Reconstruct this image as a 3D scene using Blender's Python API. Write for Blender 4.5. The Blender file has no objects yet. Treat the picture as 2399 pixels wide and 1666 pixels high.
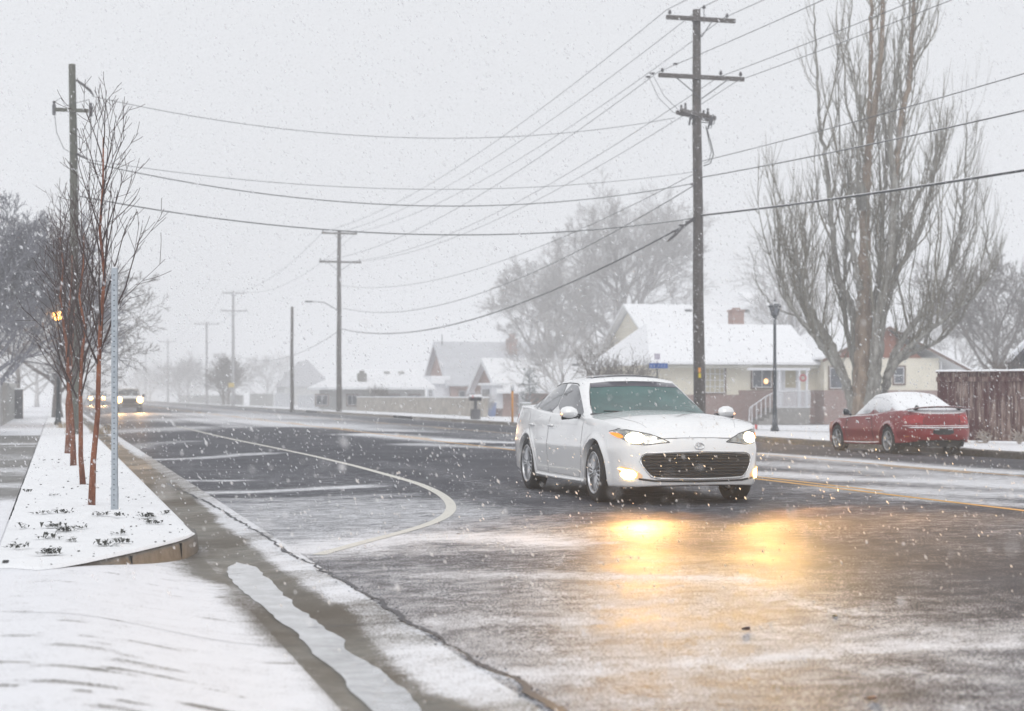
import bpy, bmesh, math, random
import numpy as np
from mathutils import Vector, Matrix
from mathutils.bvhtree import BVHTree

random.seed(7)
rng = np.random.default_rng(7)
C = bpy.context.scene.collection
SC = bpy.context.scene

# ------------------------------------------------------------------ camera, sky, sun, exposure
# World axes: X across the road (to the right), Y along the road (away), Z up.
THETA = math.atan(1070 / 4000)          # the view is turned this much to the right of the road
CAM_H, FPX, CX, HZ = 1.2, 3832.0, 1149.0, 888.0
CT, ST = math.cos(THETA), math.sin(THETA)

cam_d = bpy.data.cameras.new('camera')
cam = bpy.data.objects.new('camera', cam_d)
C.objects.link(cam)
cam.location = (0, 0, CAM_H)
cam.rotation_euler = (math.pi / 2, 0, -THETA)
cam_d.lens = 60.0
cam_d.sensor_width = 36.0
cam_d.shift_y = 94 / 2399
cam_d.clip_start = 0.1
cam_d.clip_end = 5000
cam_d.dof.use_dof = True
cam_d.dof.focus_distance = 17.5
cam_d.dof.aperture_fstop = 2.5
SC.camera = cam

HAZE = .0027
SUN_EL, SUN_ROT = math.radians(48), math.radians(200)
world = bpy.data.worlds.new('World')
SC.world = world
world.use_nodes = True
nt = world.node_tree
nt.nodes.clear()
sky = nt.nodes.new('ShaderNodeTexSky')
sky.sky_type = 'NISHITA'
sky.sun_disc = False
sky.sun_elevation = SUN_EL
sky.sun_rotation = SUN_ROT
sky.air_density = 1.0
sky.dust_density = 6.0
hs = nt.nodes.new('ShaderNodeHueSaturation')
hs.inputs['Saturation'].default_value = 0.10
mixs = nt.nodes.new('ShaderNodeMix')
mixs.data_type = 'RGBA'
mixs.inputs[0].default_value = 0.88     # overcast: an even cloud layer over nearly all of the sky
mixs.inputs[7].default_value = (7.35, 7.5, 7.8, 1)
bg = nt.nodes.new('ShaderNodeBackground')
bg.inputs['Strength'].default_value = 0.115
wo = nt.nodes.new('ShaderNodeOutputWorld')
nt.links.new(sky.outputs[0], hs.inputs['Color'])
nt.links.new(hs.outputs[0], mixs.inputs[6])
nt.links.new(mixs.outputs[2], bg.inputs['Color'])
nt.links.new(bg.outputs[0], wo.inputs['Surface'])

sun_d = bpy.data.lights.new('sun', 'SUN')
sun_d.energy = 1.0
sun_d.angle = math.radians(40)
sun_d.color = (1.0, 0.97, 0.93)
sun = bpy.data.objects.new('sun', sun_d)
C.objects.link(sun)
sun.rotation_euler = (math.pi / 2 - SUN_EL, 0, math.pi - SUN_ROT)

SC.view_settings.view_transform = 'Standard'
SC.view_settings.look = 'None'
SC.view_settings.gamma = 1.0
SC.view_settings.exposure = 0.04
SC.render.engine = 'CYCLES'
SC.cycles.use_denoising = True
SC.cycles.volume_bounces = 4
SC.cycles.max_bounces = 8
SC.cycles.sample_clamp_indirect = 6.0

# ------------------------------------------------------------------ where a pixel of a 2298 px wide view lies
def ray(x):
    """dX/dZ, dY/dZ for a column (Z = distance along the view axis)."""
    k = (x - CX) / FPX
    return CT * k + ST, CT - ST * k

def at(x, y, Z):
    a, b = ray(x)
    return Vector((a * Z, b * Z, CAM_H + (HZ - y) / FPX * Z))

GP = np.array([(-400, .05), (-60, .05), (-.4, .05), (1.1, .05), (1.14, -.1), (1.4, -.11), (1.9, -.07), (5.9, 0), (9.5, .03),
               (10.5, .03), (14.2, -.03), (18.8, -.16), (20.2, -.2), (20.8, -.22), (20.84, -.07), (24.5, -.09), (27, -.2),
               (34, -.45), (60, -.5), (2000, -.5)])
def G(u):
    return float(np.interp(u, GP[:, 0], GP[:, 1]))

def gp(x, y, off=0.0, g=None):
    """point on the ground seen at pixel (x, y)."""
    a, b = ray(x)
    g = g or G
    Z = 30.0
    for _ in range(60):
        Zn = (CAM_H - g(a * Z) - off) * FPX / (y - HZ)
        Z = .5 * Z + .5 * Zn
    return Vector((a * Z, b * Z, g(a * Z) + off))

def on_Y(x, y, Y):
    a, b = ray(x)
    Z = Y / b
    return Vector((a * Z, Y, CAM_H + (HZ - y) / FPX * Z))

def on_X(x, y, X):
    a, b = ray(x)
    Z = X / a
    return Vector((X, b * Z, CAM_H + (HZ - y) / FPX * Z))

def sstep(a, b, x):
    t = np.clip((np.asarray(x, float) - a) / (b - a), 0, 1)
    return t * t * (3 - 2 * t)

# ------------------------------------------------------------------ mesh building
class MB:
    def __init__(s):
        s.v, s.f = [], []
    def add(s, vs, fs):
        b = len(s.v)
        s.v.extend([tuple(p) for p in vs])
        s.f.extend([tuple(i + b for i in f) for f in fs])
    def box(s, c, d, rz=0.0, rx=0.0, ry=0.0):
        M = Matrix.Translation(c) @ Matrix.Rotation(rz, 4, 'Z') @ Matrix.Rotation(ry, 4, 'Y') @ Matrix.Rotation(rx, 4, 'X')
        vs = [M @ Vector((i * d[0] / 2, j * d[1] / 2, k * d[2] / 2)) for i in (-1, 1) for j in (-1, 1) for k in (-1, 1)]
        s.add(vs, [(0, 1, 3, 2), (4, 6, 7, 5), (0, 4, 5, 1), (2, 3, 7, 6), (0, 2, 6, 4), (1, 5, 7, 3)])
    def bbox(s, x0, x1, y0, y1, z0, z1):
        s.box(((x0 + x1) / 2, (y0 + y1) / 2, (z0 + z1) / 2), (abs(x1 - x0), abs(y1 - y0), abs(z1 - z0)))
    def tube(s, pts, rad, n=6, cap=True):
        P = np.array([tuple(p) for p in pts], float)
        R = np.full(len(P), rad, float) if np.isscalar(rad) else np.array(rad, float)
        T = np.gradient(P, axis=0)
        T /= (np.linalg.norm(T, axis=1)[:, None] + 1e-9)
        m = T.mean(0)
        ref = np.array([1.0, 0, 0]) if abs(m[0]) < .6 * np.linalg.norm(m) + 1e-6 else np.array([0, 0, 1.0])
        U = np.cross(T, ref); U /= (np.linalg.norm(U, axis=1)[:, None] + 1e-9)
        V = np.cross(T, U)
        a = np.arange(n) * 2 * math.pi / n
        ring = P[:, None, :] + R[:, None, None] * (np.cos(a)[None, :, None] * U[:, None, :] + np.sin(a)[None, :, None] * V[:, None, :])
        b = len(s.v)
        s.v.extend(map(tuple, ring.reshape(-1, 3)))
        for i in range(len(P) - 1):
            o = b + i * n
            for j in range(n):
                k = (j + 1) % n
                s.f.append((o + j, o + k, o + n + k, o + n + j))
        if cap:
            s.f.append(tuple(b + j for j in range(n))[::-1])
            s.f.append(tuple(b + (len(P) - 1) * n + j for j in range(n)))
    def lathe(s, prof, n=24, axis='Z', c=(0, 0, 0)):
        b = len(s.v)
        for r, h in prof:
            for j in range(n):
                a = 2 * math.pi * j / n
                if axis == 'Z': p = (r * math.cos(a), r * math.sin(a), h)
                elif axis == 'Y': p = (r * math.cos(a), h, r * math.sin(a))
                else: p = (h, r * math.cos(a), r * math.sin(a))
                s.v.append((p[0] + c[0], p[1] + c[1], p[2] + c[2]))
        for i in range(len(prof) - 1):
            for j in range(n):
                k = (j + 1) % n
                s.f.append((b + i * n + j, b + i * n + k, b + (i + 1) * n + k, b + (i + 1) * n + j))
    def poly(s, pts, ext=None):
        """a flat polygon, extruded by the vector ext."""
        n = len(pts)
        pts = [Vector(p) for p in pts]
        if ext is None:
            s.add(pts, [tuple(range(n))]); return
        e = Vector(ext)
        s.add(pts + [p + e for p in pts], [tuple(range(n))[::-1], tuple(range(n, 2 * n))] +
              [(i, (i + 1) % n, n + (i + 1) % n, n + i) for i in range(n)])
    def grid(s, A):
        """A: rows x cols x 3 array."""
        A = np.asarray(A, float)
        r, c = A.shape[:2]
        b = len(s.v)
        s.v.extend(map(tuple, A.reshape(-1, 3)))
        s.f.extend([(b + i * c + j, b + i * c + j + 1, b + (i + 1) * c + j + 1, b + (i + 1) * c + j) for i in range(r - 1) for j in range(c - 1)])
    def build(s, name, mat, parent=None, smooth=False, fix=True):
        me = bpy.data.meshes.new(name)
        me.from_pydata(s.v, [], s.f)
        if fix:
            bm = bmesh.new(); bm.from_mesh(me)
            bmesh.ops.recalc_face_normals(bm, faces=bm.faces)
            bm.to_mesh(me); bm.free()
        me.update()
        if smooth:
            me.shade_smooth()
            if smooth == 'auto':
                me.set_sharp_from_angle(angle=math.radians(38))
        if mat: me.materials.append(mat)
        o = bpy.data.objects.new(name, me)
        C.objects.link(o)
        if parent: o.parent = parent
        return o

def fast_mesh(name, V, F, mat, smooth=False):
    """V (n,3), F (m,k) all faces with k corners."""
    V = np.asarray(V, np.float32); F = np.asarray(F, np.int32)
    me = bpy.data.meshes.new(name)
    k = F.shape[1]
    me.vertices.add(len(V)); me.vertices.foreach_set('co', V.ravel())
    me.loops.add(F.size); me.loops.foreach_set('vertex_index', F.ravel())
    me.polygons.add(len(F)); me.polygons.foreach_set('loop_start', np.arange(0, F.size, k, dtype=np.int32))
    me.update(calc_edges=True)
    if smooth: me.shade_smooth()
    me.materials.append(mat)
    o = bpy.data.objects.new(name, me)
    C.objects.link(o)
    return o

def thing(name, label, cat, loc=(0, 0, 0), rz=0.0, group=None):
    o = bpy.data.objects.new(name, None)
    C.objects.link(o)
    o.empty_display_size = .2
    o.location = loc; o.rotation_euler = (0, 0, rz)
    return tag(o, label, cat, group)

def tag(o, label, cat, group=None):
    o['label'] = label; o['category'] = cat
    if group: o['group'] = group
    return o

def structure(o):
    o['kind'] = 'structure'
    return o

def dup(root, loc=None, rz=None, label=None, scale=None):
    r = root.copy(); C.objects.link(r)
    if loc is not None: r.location = loc
    if rz is not None: r.rotation_euler = (0, 0, rz)
    if scale is not None: r.scale = (scale,) * 3 if np.isscalar(scale) else scale
    if label: r['label'] = label
    for ch in list(root.children):
        c = ch.copy(); C.objects.link(c); c.parent = r
        for g in list(ch.children):
            d = g.copy(); C.objects.link(d); d.parent = c
    return r

# ------------------------------------------------------------------ materials
def newmat(name):
    m = bpy.data.materials.new(name); m.use_nodes = True
    t = m.node_tree; b = t.nodes['Principled BSDF']
    return m, t, b

def N(t, typ, **kw):
    n = t.nodes.new(typ)
    for k, v in kw.items():
        if k.startswith('i_'):
            n.inputs[k[2:].replace('_', ' ')].default_value = v
        else: setattr(n, k, v)
    return n

def ramp(t, src, p0, p1, c0=(0, 0, 0, 1), c1=(1, 1, 1, 1)):
    r = t.nodes.new('ShaderNodeValToRGB')
    r.color_ramp.elements[0].position = p0; r.color_ramp.elements[0].color = c0
    r.color_ramp.elements[1].position = p1; r.color_ramp.elements[1].color = c1
    t.links.new(src, r.inputs[0])
    return r.outputs[0]

def mixc(t, fac, a, b):
    m = t.nodes.new('ShaderNodeMix'); m.data_type = 'RGBA'
    for i, v in ((0, fac), (6, a), (7, b)):
        if hasattr(v, 'is_output'): t.links.new(v, m.inputs[i])
        else: m.inputs[i].default_value = v if i == 0 else (*v[:3], 1)
    return m.outputs[2]

def math_(t, op, a, b=0.0, clamp=False):
    m = t.nodes.new('ShaderNodeMath'); m.operation = op; m.use_clamp = clamp
    for i, v in ((0, a), (1, b)):
        if hasattr(v, 'is_output'): t.links.new(v, m.inputs[i])
        else: m.inputs[i].default_value = v
    return m.outputs[0]

def noise(t, scale, detail=4, rough=.55, vec=None, dist=0.0):
    n = N(t, 'ShaderNodeTexNoise', i_Scale=scale, i_Detail=detail, i_Roughness=rough, i_Distortion=dist)
    if vec is None:
        g = N(t, 'ShaderNodeTexCoord'); vec = g.outputs['Object']
    t.links.new(vec, n.inputs['Vector'])
    return n.outputs['Fac']

def world_pos(t):
    return N(t, 'ShaderNodeNewGeometry').outputs['Position']

def mapped(t, vec, scale=(1, 1, 1), rot=(0, 0, 0)):
    m = N(t, 'ShaderNodeMapping')
    m.inputs['Scale'].default_value = scale; m.inputs['Rotation'].default_value = rot
    t.links.new(vec, m.inputs['Vector'])
    return m.outputs[0]

def bump(t, b, h, strength=.3, dist=.01):
    n = N(t, 'ShaderNodeBump', i_Strength=strength, i_Distance=dist)
    t.links.new(h, n.inputs['Height']); t.links.new(n.outputs[0], b.inputs['Normal'])

def simple(name, c, rough=.6, var=.15, scale=6, bmp=0.0, metal=0.0, spec=.5, snow=None, coat=0.0, tint=None, bscale=None):
    """base colour with uneven wear; snow = (lo, hi): snow lying where the surface faces up."""
    m, t, b = newmat(name)
    f = noise(t, scale)
    dark = tuple(x * (1 - var) for x in c); lite = tuple(min(1, x * (1 + var)) for x in c)
    if tint: lite = tint
    col = mixc(t, ramp(t, f, .3, .7), dark, lite)
    b.inputs['Roughness'].default_value = rough
    b.inputs['Metallic'].default_value = metal
    b.inputs['Specular IOR Level'].default_value = spec
    b.inputs['Coat Weight'].default_value = coat
    if snow:
        g = N(t, 'ShaderNodeNewGeometry')
        sx = N(t, 'ShaderNodeSeparateXYZ'); t.links.new(g.outputs['Normal'], sx.inputs[0])
        n2 = noise(t, 35, 5, .7, vec=g.outputs['Position'])
        n3 = noise(t, 3.5, 3, .6, vec=g.outputs['Position'])
        v = math_(t, 'ADD', sx.outputs['Z'], math_(t, 'MULTIPLY', math_(t, 'SUBTRACT', n2, .5), .9))
        v = math_(t, 'ADD', v, math_(t, 'MULTIPLY', math_(t, 'SUBTRACT', n3, .5), .35))
        k = ramp(t, v, snow[0], snow[1])
        col = mixc(t, k, col, (.86, .87, .89))
        rm = math_(t, 'ADD', rough, math_(t, 'MULTIPLY', k, .85 - rough))
        t.links.new(rm, b.inputs['Roughness'])
        if metal:
            t.links.new(math_(t, 'SUBTRACT', metal, math_(t, 'MULTIPLY', k, metal)), b.inputs['Metallic'])
        if coat:
            t.links.new(math_(t, 'SUBTRACT', coat, math_(t, 'MULTIPLY', k, coat)), b.inputs['Coat Weight'])
    t.links.new(col, b.inputs['Base Color'])
    if bmp: bump(t, b, noise(t, bscale or scale * 4, 5), bmp, .02)
    return m

def emis(name, c, s, base=(.9, .9, .9)):
    m, t, b = newmat(name)
    f = noise(t, 30, 2)
    t.links.new(mixc(t, f, base, tuple(x * .9 for x in base)), b.inputs['Base Color'])
    b.inputs['Emission Color'].default_value = (*c, 1)
    b.inputs['Emission Strength'].default_value = s
    return m

M = {}
def snowmat(name, c0=(.80, .81, .84), c1=(.88, .89, .91), bscale=18, bs=.25):
    m, t, b = newmat(name)
    p = world_pos(t)
    f = noise(t, 1.3, 5, .6, vec=p)
    t.links.new(mixc(t, f, c0, c1), b.inputs['Base Color'])
    b.inputs['Roughness'].default_value = .85
    b.inputs['Specular IOR Level'].default_value = .14
    h = math_(t, 'ADD', noise(t, bscale, 6, .6, vec=p), math_(t, 'MULTIPLY', noise(t, 2.2, 3, vec=p), 1.5))
    bump(t, b, h, bs, .03)
    return m
M['snow'] = snowmat('snow')
M['snow_roof'] = snowmat('snow_on_roof', bs=.12)
M['snow_lawn'] = None

def ground_mat(name, wet_a, wet_b, rough0, rough1, snow_c=(.80, .81, .845), grain=90, dirt=None, g0=.38, g1=.74, joints=False):
    """wet paving with blown snow; how much snow lies where is the mesh attribute 'snow'."""
    m, t, b = newmat(name)
    p = world_pos(t)
    at_ = N(t, 'ShaderNodeAttribute', attribute_name='snow')
    big = noise(t, .55, 4, .6, vec=p)
    mid = noise(t, 5.5, 5, .65, vec=p)
    fine = noise(t, grain, 4, .75, vec=p)
    flat = noise(t, 1.0, 4, .6, vec=mapped(t, p, (1.1, 7.5, 1), (0, 0, THETA)))
    v = math_(t, 'ADD', at_.outputs['Fac'], math_(t, 'MULTIPLY', math_(t, 'SUBTRACT', fine, .5), 3.0))
    v = math_(t, 'ADD', v, math_(t, 'MULTIPLY', math_(t, 'SUBTRACT', mid, .5), .75))
    v = math_(t, 'ADD', v, math_(t, 'MULTIPLY', math_(t, 'SUBTRACT', flat, .5), .28))
    k = ramp(t, v, g0, g1)
    base = mixc(t, ramp(t, mid, .35, .65), wet_a, wet_b)
    if dirt: base = mixc(t, ramp(t, big, .4, .62), base, dirt)
    agg = noise(t, 260, 2, .6, vec=p)
    base = mixc(t, math_(t, 'MULTIPLY', ramp(t, agg, .55, .72), .35), base, tuple(min(1, x * 2.6) for x in wet_b))
    t.links.new(mixc(t, k, base, snow_c), b.inputs['Base Color'])
    r0 = math_(t, 'ADD', rough0, math_(t, 'MULTIPLY', ramp(t, big, .3, .7), rough1 - rough0))
    t.links.new(math_(t, 'ADD', r0, math_(t, 'MULTIPLY', k, math_(t, 'SUBTRACT', .85, r0))), b.inputs['Roughness'])
    b.inputs['Specular IOR Level'].default_value = .14
    h = math_(t, 'ADD', math_(t, 'MULTIPLY', noise(t, 120, 3, .7, vec=p), .5), math_(t, 'MULTIPLY', k, .9))
    bump(t, b, h, .42, .012)
    return m
# ------------------------------------------------------------------ the ground
def seg_dist(U, Y, P):
    d = np.full(U.shape, 1e9)
    for (x0, y0), (x1, y1) in zip(P[:-1], P[1:]):
        dx, dy = x1 - x0, y1 - y0
        t = np.clip(((U - x0) * dx + (Y - y0) * dy) / (dx * dx + dy * dy + 1e-9), 0, 1)
        d = np.minimum(d, np.hypot(U - x0 - t * dx, Y - y0 - t * dy))
    return d

def vnoise(U, Y, s, seed=0):
    """smooth value noise, 0..1"""
    r = np.random.default_rng(seed).random((97, 97))
    x, y = U * s, Y * s
    xi, yi = np.floor(x).astype(int), np.floor(y).astype(int)
    fx, fy = x - xi, y - yi
    fx, fy = fx * fx * (3 - 2 * fx), fy * fy * (3 - 2 * fy)
    g = lambda a, b: r[a % 97, b % 97]
    return (g(xi, yi) * (1 - fx) + g(xi + 1, yi) * fx) * (1 - fy) + (g(xi, yi + 1) * (1 - fx) + g(xi + 1, yi + 1) * fx) * fy

def sheet(name, us, ys, zf, cov, mat, yfun=None):
    U, Y = np.meshgrid(us, ys)
    if yfun is not None: Y = yfun(U, Y)
    Z = zf(U, Y)
    r, c = U.shape
    idx = np.arange(r * c).reshape(r, c)
    F = np.stack([idx[:-1, :-1], idx[:-1, 1:], idx[1:, 1:], idx[1:, :-1]], -1).reshape(-1, 4)
    o = fast_mesh(name, np.stack([U, Y, Z], -1).reshape(-1, 3), F, mat, smooth=True)
    if cov is not None:
        a = o.data.attributes.new('snow', 'FLOAT', 'POINT')
        a.data.foreach_set('value', np.asarray(cov(U, Y), np.float32).ravel())
    return structure(o)

zG = lambda U, Y: np.interp(U, GP[:, 0], GP[:, 1])
def steps(*ranges):
    out = []
    for a, b, s in ranges: out += list(np.arange(a, b, s))
    return np.array(out + [ranges[-1][1]])

def wpts(pix):
    return [tuple(gp(*p)[:2]) for p in pix]

# snow drifted over the road: (path, half width in m, cover), the paths lie where the wind left the snow
DRIFTS = [
    ([(375, 1113), (560, 1104), (690, 1098), (800, 1092)], .42, .74),
    ([(400, 1126), (640, 1121), (900, 1110)], .30, .52),
    ([(330, 1083), (530, 1079)], .30, .70),
    ([(450, 1142), (700, 1132), (900, 1128)], .8, .58),
    ([(500, 1165), (700, 1152), (1000, 1146)], .7, .60),
    ([(540, 1188), (760, 1178), (900, 1172)], .6, .56),
    ([(560, 1215), (700, 1206), (850, 1197)], .6, .60),
    ([(640, 1236), (760, 1228), (900, 1212), (1040, 1204), (1150, 1206), (1240, 1220)], .50, .82),
    ([(700, 1250), (900, 1240), (1100, 1232), (1280, 1232)], .30, .55),
    ([(290, 1037), (450, 1028), (580, 1018)], .55, .66),
    ([(230, 1002), (330, 997), (420, 990)], .8, .50),
    ([(210, 972), (330, 966), (420, 960)], 3.0, .62),
    ([(820, 974), (940, 984), (1050, 991), (1165, 994)], 1.1, .86),
    ([(930, 997), (1060, 1003), (1165, 1006)], .8, .66),
    ([(700, 955), (830, 963), (900, 968)], 1.6, .7),
    ([(430, 940), (560, 946), (700, 955)], 3.5, .8),
    ([(380, 928), (480, 932), (600, 938)], 5, .7),
    ([(1700, 1018), (1850, 1028), (2060, 1045), (2298, 1062)], 1.0, .78),
    ([(1700, 1040), (1850, 1049), (2060, 1062), (2298, 1078)], 1.1, .62),
    ([(1720, 1062), (1900, 1075), (2060, 1078), (2298, 1092)], 1.2, .78),
    ([(1950, 1097), (2100, 1104), (2298, 1112)], 1.2, .70),
    ([(2080, 1118), (2200, 1128), (2298, 1134)], .5, .62),
    ([(1270, 1115), (1200, 1105), (1140, 1095), (1000, 1060), (860, 1035)], .35, .36),
    ([(980, 1290), (1250, 1290), (1450, 1296), (1640, 1300)], .22, .66),
    ([(900, 1275), (1100, 1276), (1300, 1284)], .2, .42),
    ([(860, 1300), (1060, 1320), (1300, 1330), (1560, 1325)], .5, .46),
    ([(900, 1372), (1100, 1366), (1400, 1362), (1700, 1350)], .35, .48),
    ([(940, 1402), (1100, 1392), (1300, 1394)], .18, .60),
    ([(1010, 1452), (1250, 1446), (1500, 1436), (1750, 1420), (2298, 1405)], .26, .52),
    ([(1060, 1482), (1300, 1480), (1560, 1478)], .20, .55),
    ([(1120, 1512), (1400, 1500), (1620, 1490), (1850, 1462), (2050, 1450), (2298, 1445)], .17, .72),
    ([(1650, 1447), (1900, 1438), (2298, 1425)], .22, .55),
    ([(1850, 1490), (2000, 1510), (2150, 1524), (2298, 1530)], .12, .50),
    ([(2100, 1480), (2298, 1492)], .10, .55),
    ([(1950, 1380), (1860, 1370), (1790, 1352)], .07, .66),
]
DW = [(wpts(p), w, s) for p, w, s in DRIFTS]

def road_cov(U, Y):
    c = .04 + .14 * vnoise(U, Y * .35, .9, 3) + .10 * sstep(5.5, 4.0, U) * sstep(34, 24, Y) + np.zeros_like(U)
    c += .10 * sstep(26, 16, Y) * (U < 9) + .20 * sstep(20.5, 18, Y) * sstep(13.2, 15, Y) * sstep(5.2, 4.2, U) + .12 * (vnoise(U, Y, 2.3, 7) - .5)
    c += .16 * sstep(14, 9, Y) * sstep(6, 2.5, U) - .13 * sstep(15, 11, Y) * sstep(3.5, 5.5, U)
    c += .22 * sstep(10.2, 12.5, U) * sstep(16.2, 14.8, U)            # the middle lane is driven on less
    c += .18 * sstep(60, 110, Y)
    c += .08 * sstep(19.5, 16.5, Y) * sstep(3.5, 4.6, U)
    wob = (vnoise(U, Y, 1.4, 5) - .5) * .28 + (vnoise(U, Y, .45, 6) - .5) * .3
    for P, w, s in DW:
        yy = [p[1] for p in P]
        m = (Y > min(yy) - 4 * w) & (Y < max(yy) + 4 * w)
        if not m.any(): continue
        d = seg_dist(U[m], Y[m], P) / w + wob[m] * min(1.2, .6 / max(w, .3)) * 1.5
        k = 1 - sstep(.0, 1.6, d)
        c[m] = c[m] + (s - c[m]) * k * (c[m] < s)
    # wheel tracks worn by traffic
    for t in (5.95, 7.55, 17.0, 15.4):
        c -= .13 * np.exp(-((U - t) / .28) ** 2) * (.4 + .6 * sstep(15, 26, Y))
    c += .45 * np.exp(-((U - 20.7) / .25) ** 2) * sstep(60, 70, Y)
    return np.clip(c, 0, 1)

asph = ground_mat('wet_asphalt', (.026, .028, .040), (.044, .046, .060), .5, .68)
conc = ground_mat('wet_concrete', (.10, .095, .082), (.20, .185, .155), .38, .6, dirt=(.075, .06, .042))
walk = ground_mat('walk_concrete', (.12, .115, .11), (.17, .165, .155), .3, .55)

ysR = steps((4.5, 26, .075), (26, 60, .3), (60, 160, 1.2), (160, 900, 12))
usR = steps((1.9, 10.6, .075), (10.6, 20.8, .2))
sheet('road', usR, ysR, zG, road_cov, asph)

# concrete gutter pan on our side, with its water channel at u = 1.38
def water_u(Y):
    return 1.40 + .05 * (vnoise(Y * 0, Y, .8, 11) - .5) * 2
def pan_cov(U, Y):
    c = .72 - .75 * (1 - sstep(.12, .27, np.abs(U - water_u(Y)) - .05 * vnoise(U, Y, 3, 12)))
    c = np.where(U < water_u(Y), np.minimum(c, .14 + .22 * vnoise(U, Y, 4, 15)), c)
    band = vnoise(U * .2, Y, .9, 13)
    c -= .30 * sstep(.55, .85, band) * sstep(22, 12, Y)
    c -= .55 * sstep(16, 20, Y) * sstep(1.78, 1.5, U) * (.5 + .5 * vnoise(U, Y, .5, 14))
    c -= .35 * sstep(19, 24, Y) * sstep(40, 34, Y)
    c -= .30 * sstep(7.2, 6.6, Y)
    c += .16 * vnoise(U, Y, 3.3, 17)
    return np.clip(c, 0, 1)
ysN = steps((4.2, 26, .06), (26, 60, .4), (60, 400, 5))
sheet('gutter', steps((1.14, 1.9, .04)), ysN, zG, pan_cov, conc)

# rounded end of the planted strip: where its kerb curves away from the road
flat = lambda z: (lambda u: z)
RET = [gp(x, y, 0, flat(.05)) for x, y in ((443, 1190), (438, 1199), (425, 1207), (400, 1216), (350, 1229), (300, 1241), (250, 1252), (190, 1265), (130, 1276), (85, 1281), (25, 1276))]
retU = np.array([p.x for p in RET])[::-1]; retY = np.array([p.y for p in RET])[::-1]
NOSE_Y = RET[0].y
def za(u):
    return -.1 + .15 * sstep(0, 1.15, 1.1 - np.asarray(u, float))

def apron_cov(U, Y):
    c = np.full(U.shape, .98)
    c -= 1.1 * sstep(.93, 1.30, U + .25 * (vnoise(U, Y, 1.2, 21) - .5)) * sstep(14.2, 12.6, Y)
    c -= .75 * sstep(.7, 1.1, U) * sstep(11.6, 12.6, Y)
    R_ = np.random.default_rng(77)                    # wind-scoured dashes, all lying one way
    cc, ss_ = math.cos(THETA * 1.35), -math.sin(THETA * 1.35)
    for k in range(210):
        big = k < 46
        y0 = R_.uniform(4.5, 8.6) if big else R_.uniform(5, 13); u0 = R_.uniform(-3.2, 1.1)
        l = R_.uniform(.08, .26) if big else R_.uniform(.03, .09); w = R_.uniform(.02, .05) if big else R_.uniform(.015, .03)
        s = R_.uniform(.45, .95) * (1 if big else .8) * (1.1 if y0 < 7 else .8)
        m_ = (np.abs(Y - y0) < l + .2) & (np.abs(U - u0) < l + .2)
        if not m_.any(): continue
        a_ = (U[m_] - u0) * cc + (Y[m_] - y0) * ss_; b_ = -(U[m_] - u0) * ss_ + (Y[m_] - y0) * cc + .004 * np.sin(a_ * 11 + k)
        c[m_] -= s * np.exp(-(a_ / l) ** 4 - (b_ / w) ** 2)
    return np.clip(c, 0, 1)
sheet('driveway', steps((-7, -3.4, .2), (-3.4, 1.14, .04)), steps((3.5, 10, .022), (10, 16.5, .05)), lambda U, Y: za(U), apron_cov, conc)

def walk_cov(U, Y):
    c = np.full(U.shape, .98)
    k = vnoise(U * .3, Y, 1.1, 31)
    c -= (.80 - .45 * sstep(.55, .75, k)) * sstep(18.9, 20.3, Y) * sstep(52, 50, Y)
    return np.clip(c, 0, 1)
sheet('sidewalk', steps((-2.4, -.42, .1)), steps((14, 60, .15), (60, 500, 4)), lambda U, Y: U * 0 + .054, walk_cov, walk)

# snow covered planted strip between sidewalk and kerb
def verge_z(U, Y):
    e = np.minimum(1.12 - U, Y - np.interp(U, retU, retY))
    return .052 + .022 * sstep(0, .05, e) + .018 * (vnoise(U, Y, 3.1, 41) - .5) * sstep(0, .2, e) + .02 * (vnoise(U, Y, 9, 42) - .5) * sstep(0, .15, e)
vv = np.concatenate([np.linspace(0, .3, 12), np.arange(.36, 16, .07), np.arange(16, 60, .4), np.arange(60, 400, 6)])
uu = np.concatenate([np.arange(-.40, 1.06, .04), [1.08, 1.10, 1.115, 1.12]])
M['verge'] = snowmat('verge_snow', (.78, .79, .81), (.88, .89, .91), 26, .5)
sheet('verge', uu, vv, verge_z, None, M['verge'], yfun=lambda U, V: V + np.interp(U, retU, retY))

m, t, b = newmat('kerb_concrete')
p = world_pos(t)
kc = mixc(t, ramp(t, noise(t, 7, 5, .7, vec=p), .35, .65), (.06, .056, .05), (.15, .14, .125))
kc = mixc(t, ramp(t, noise(t, 2.0, 3, .6, vec=p), .5, .62), kc, (.07, .055, .04))
t.links.new(kc, b.inputs['Base Color']); b.inputs['Roughness'].default_value = .5
bump(t, b, noise(t, 60, 4, .7, vec=p), .4, .01)
M['kerb'] = m
path = [(1.12, y) for y in list(np.arange(400, 60, -10)) + list(np.arange(60, NOSE_Y + .4, -1.0))] + [(p.x, p.y) for p in RET]
path = np.array(path)
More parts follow.
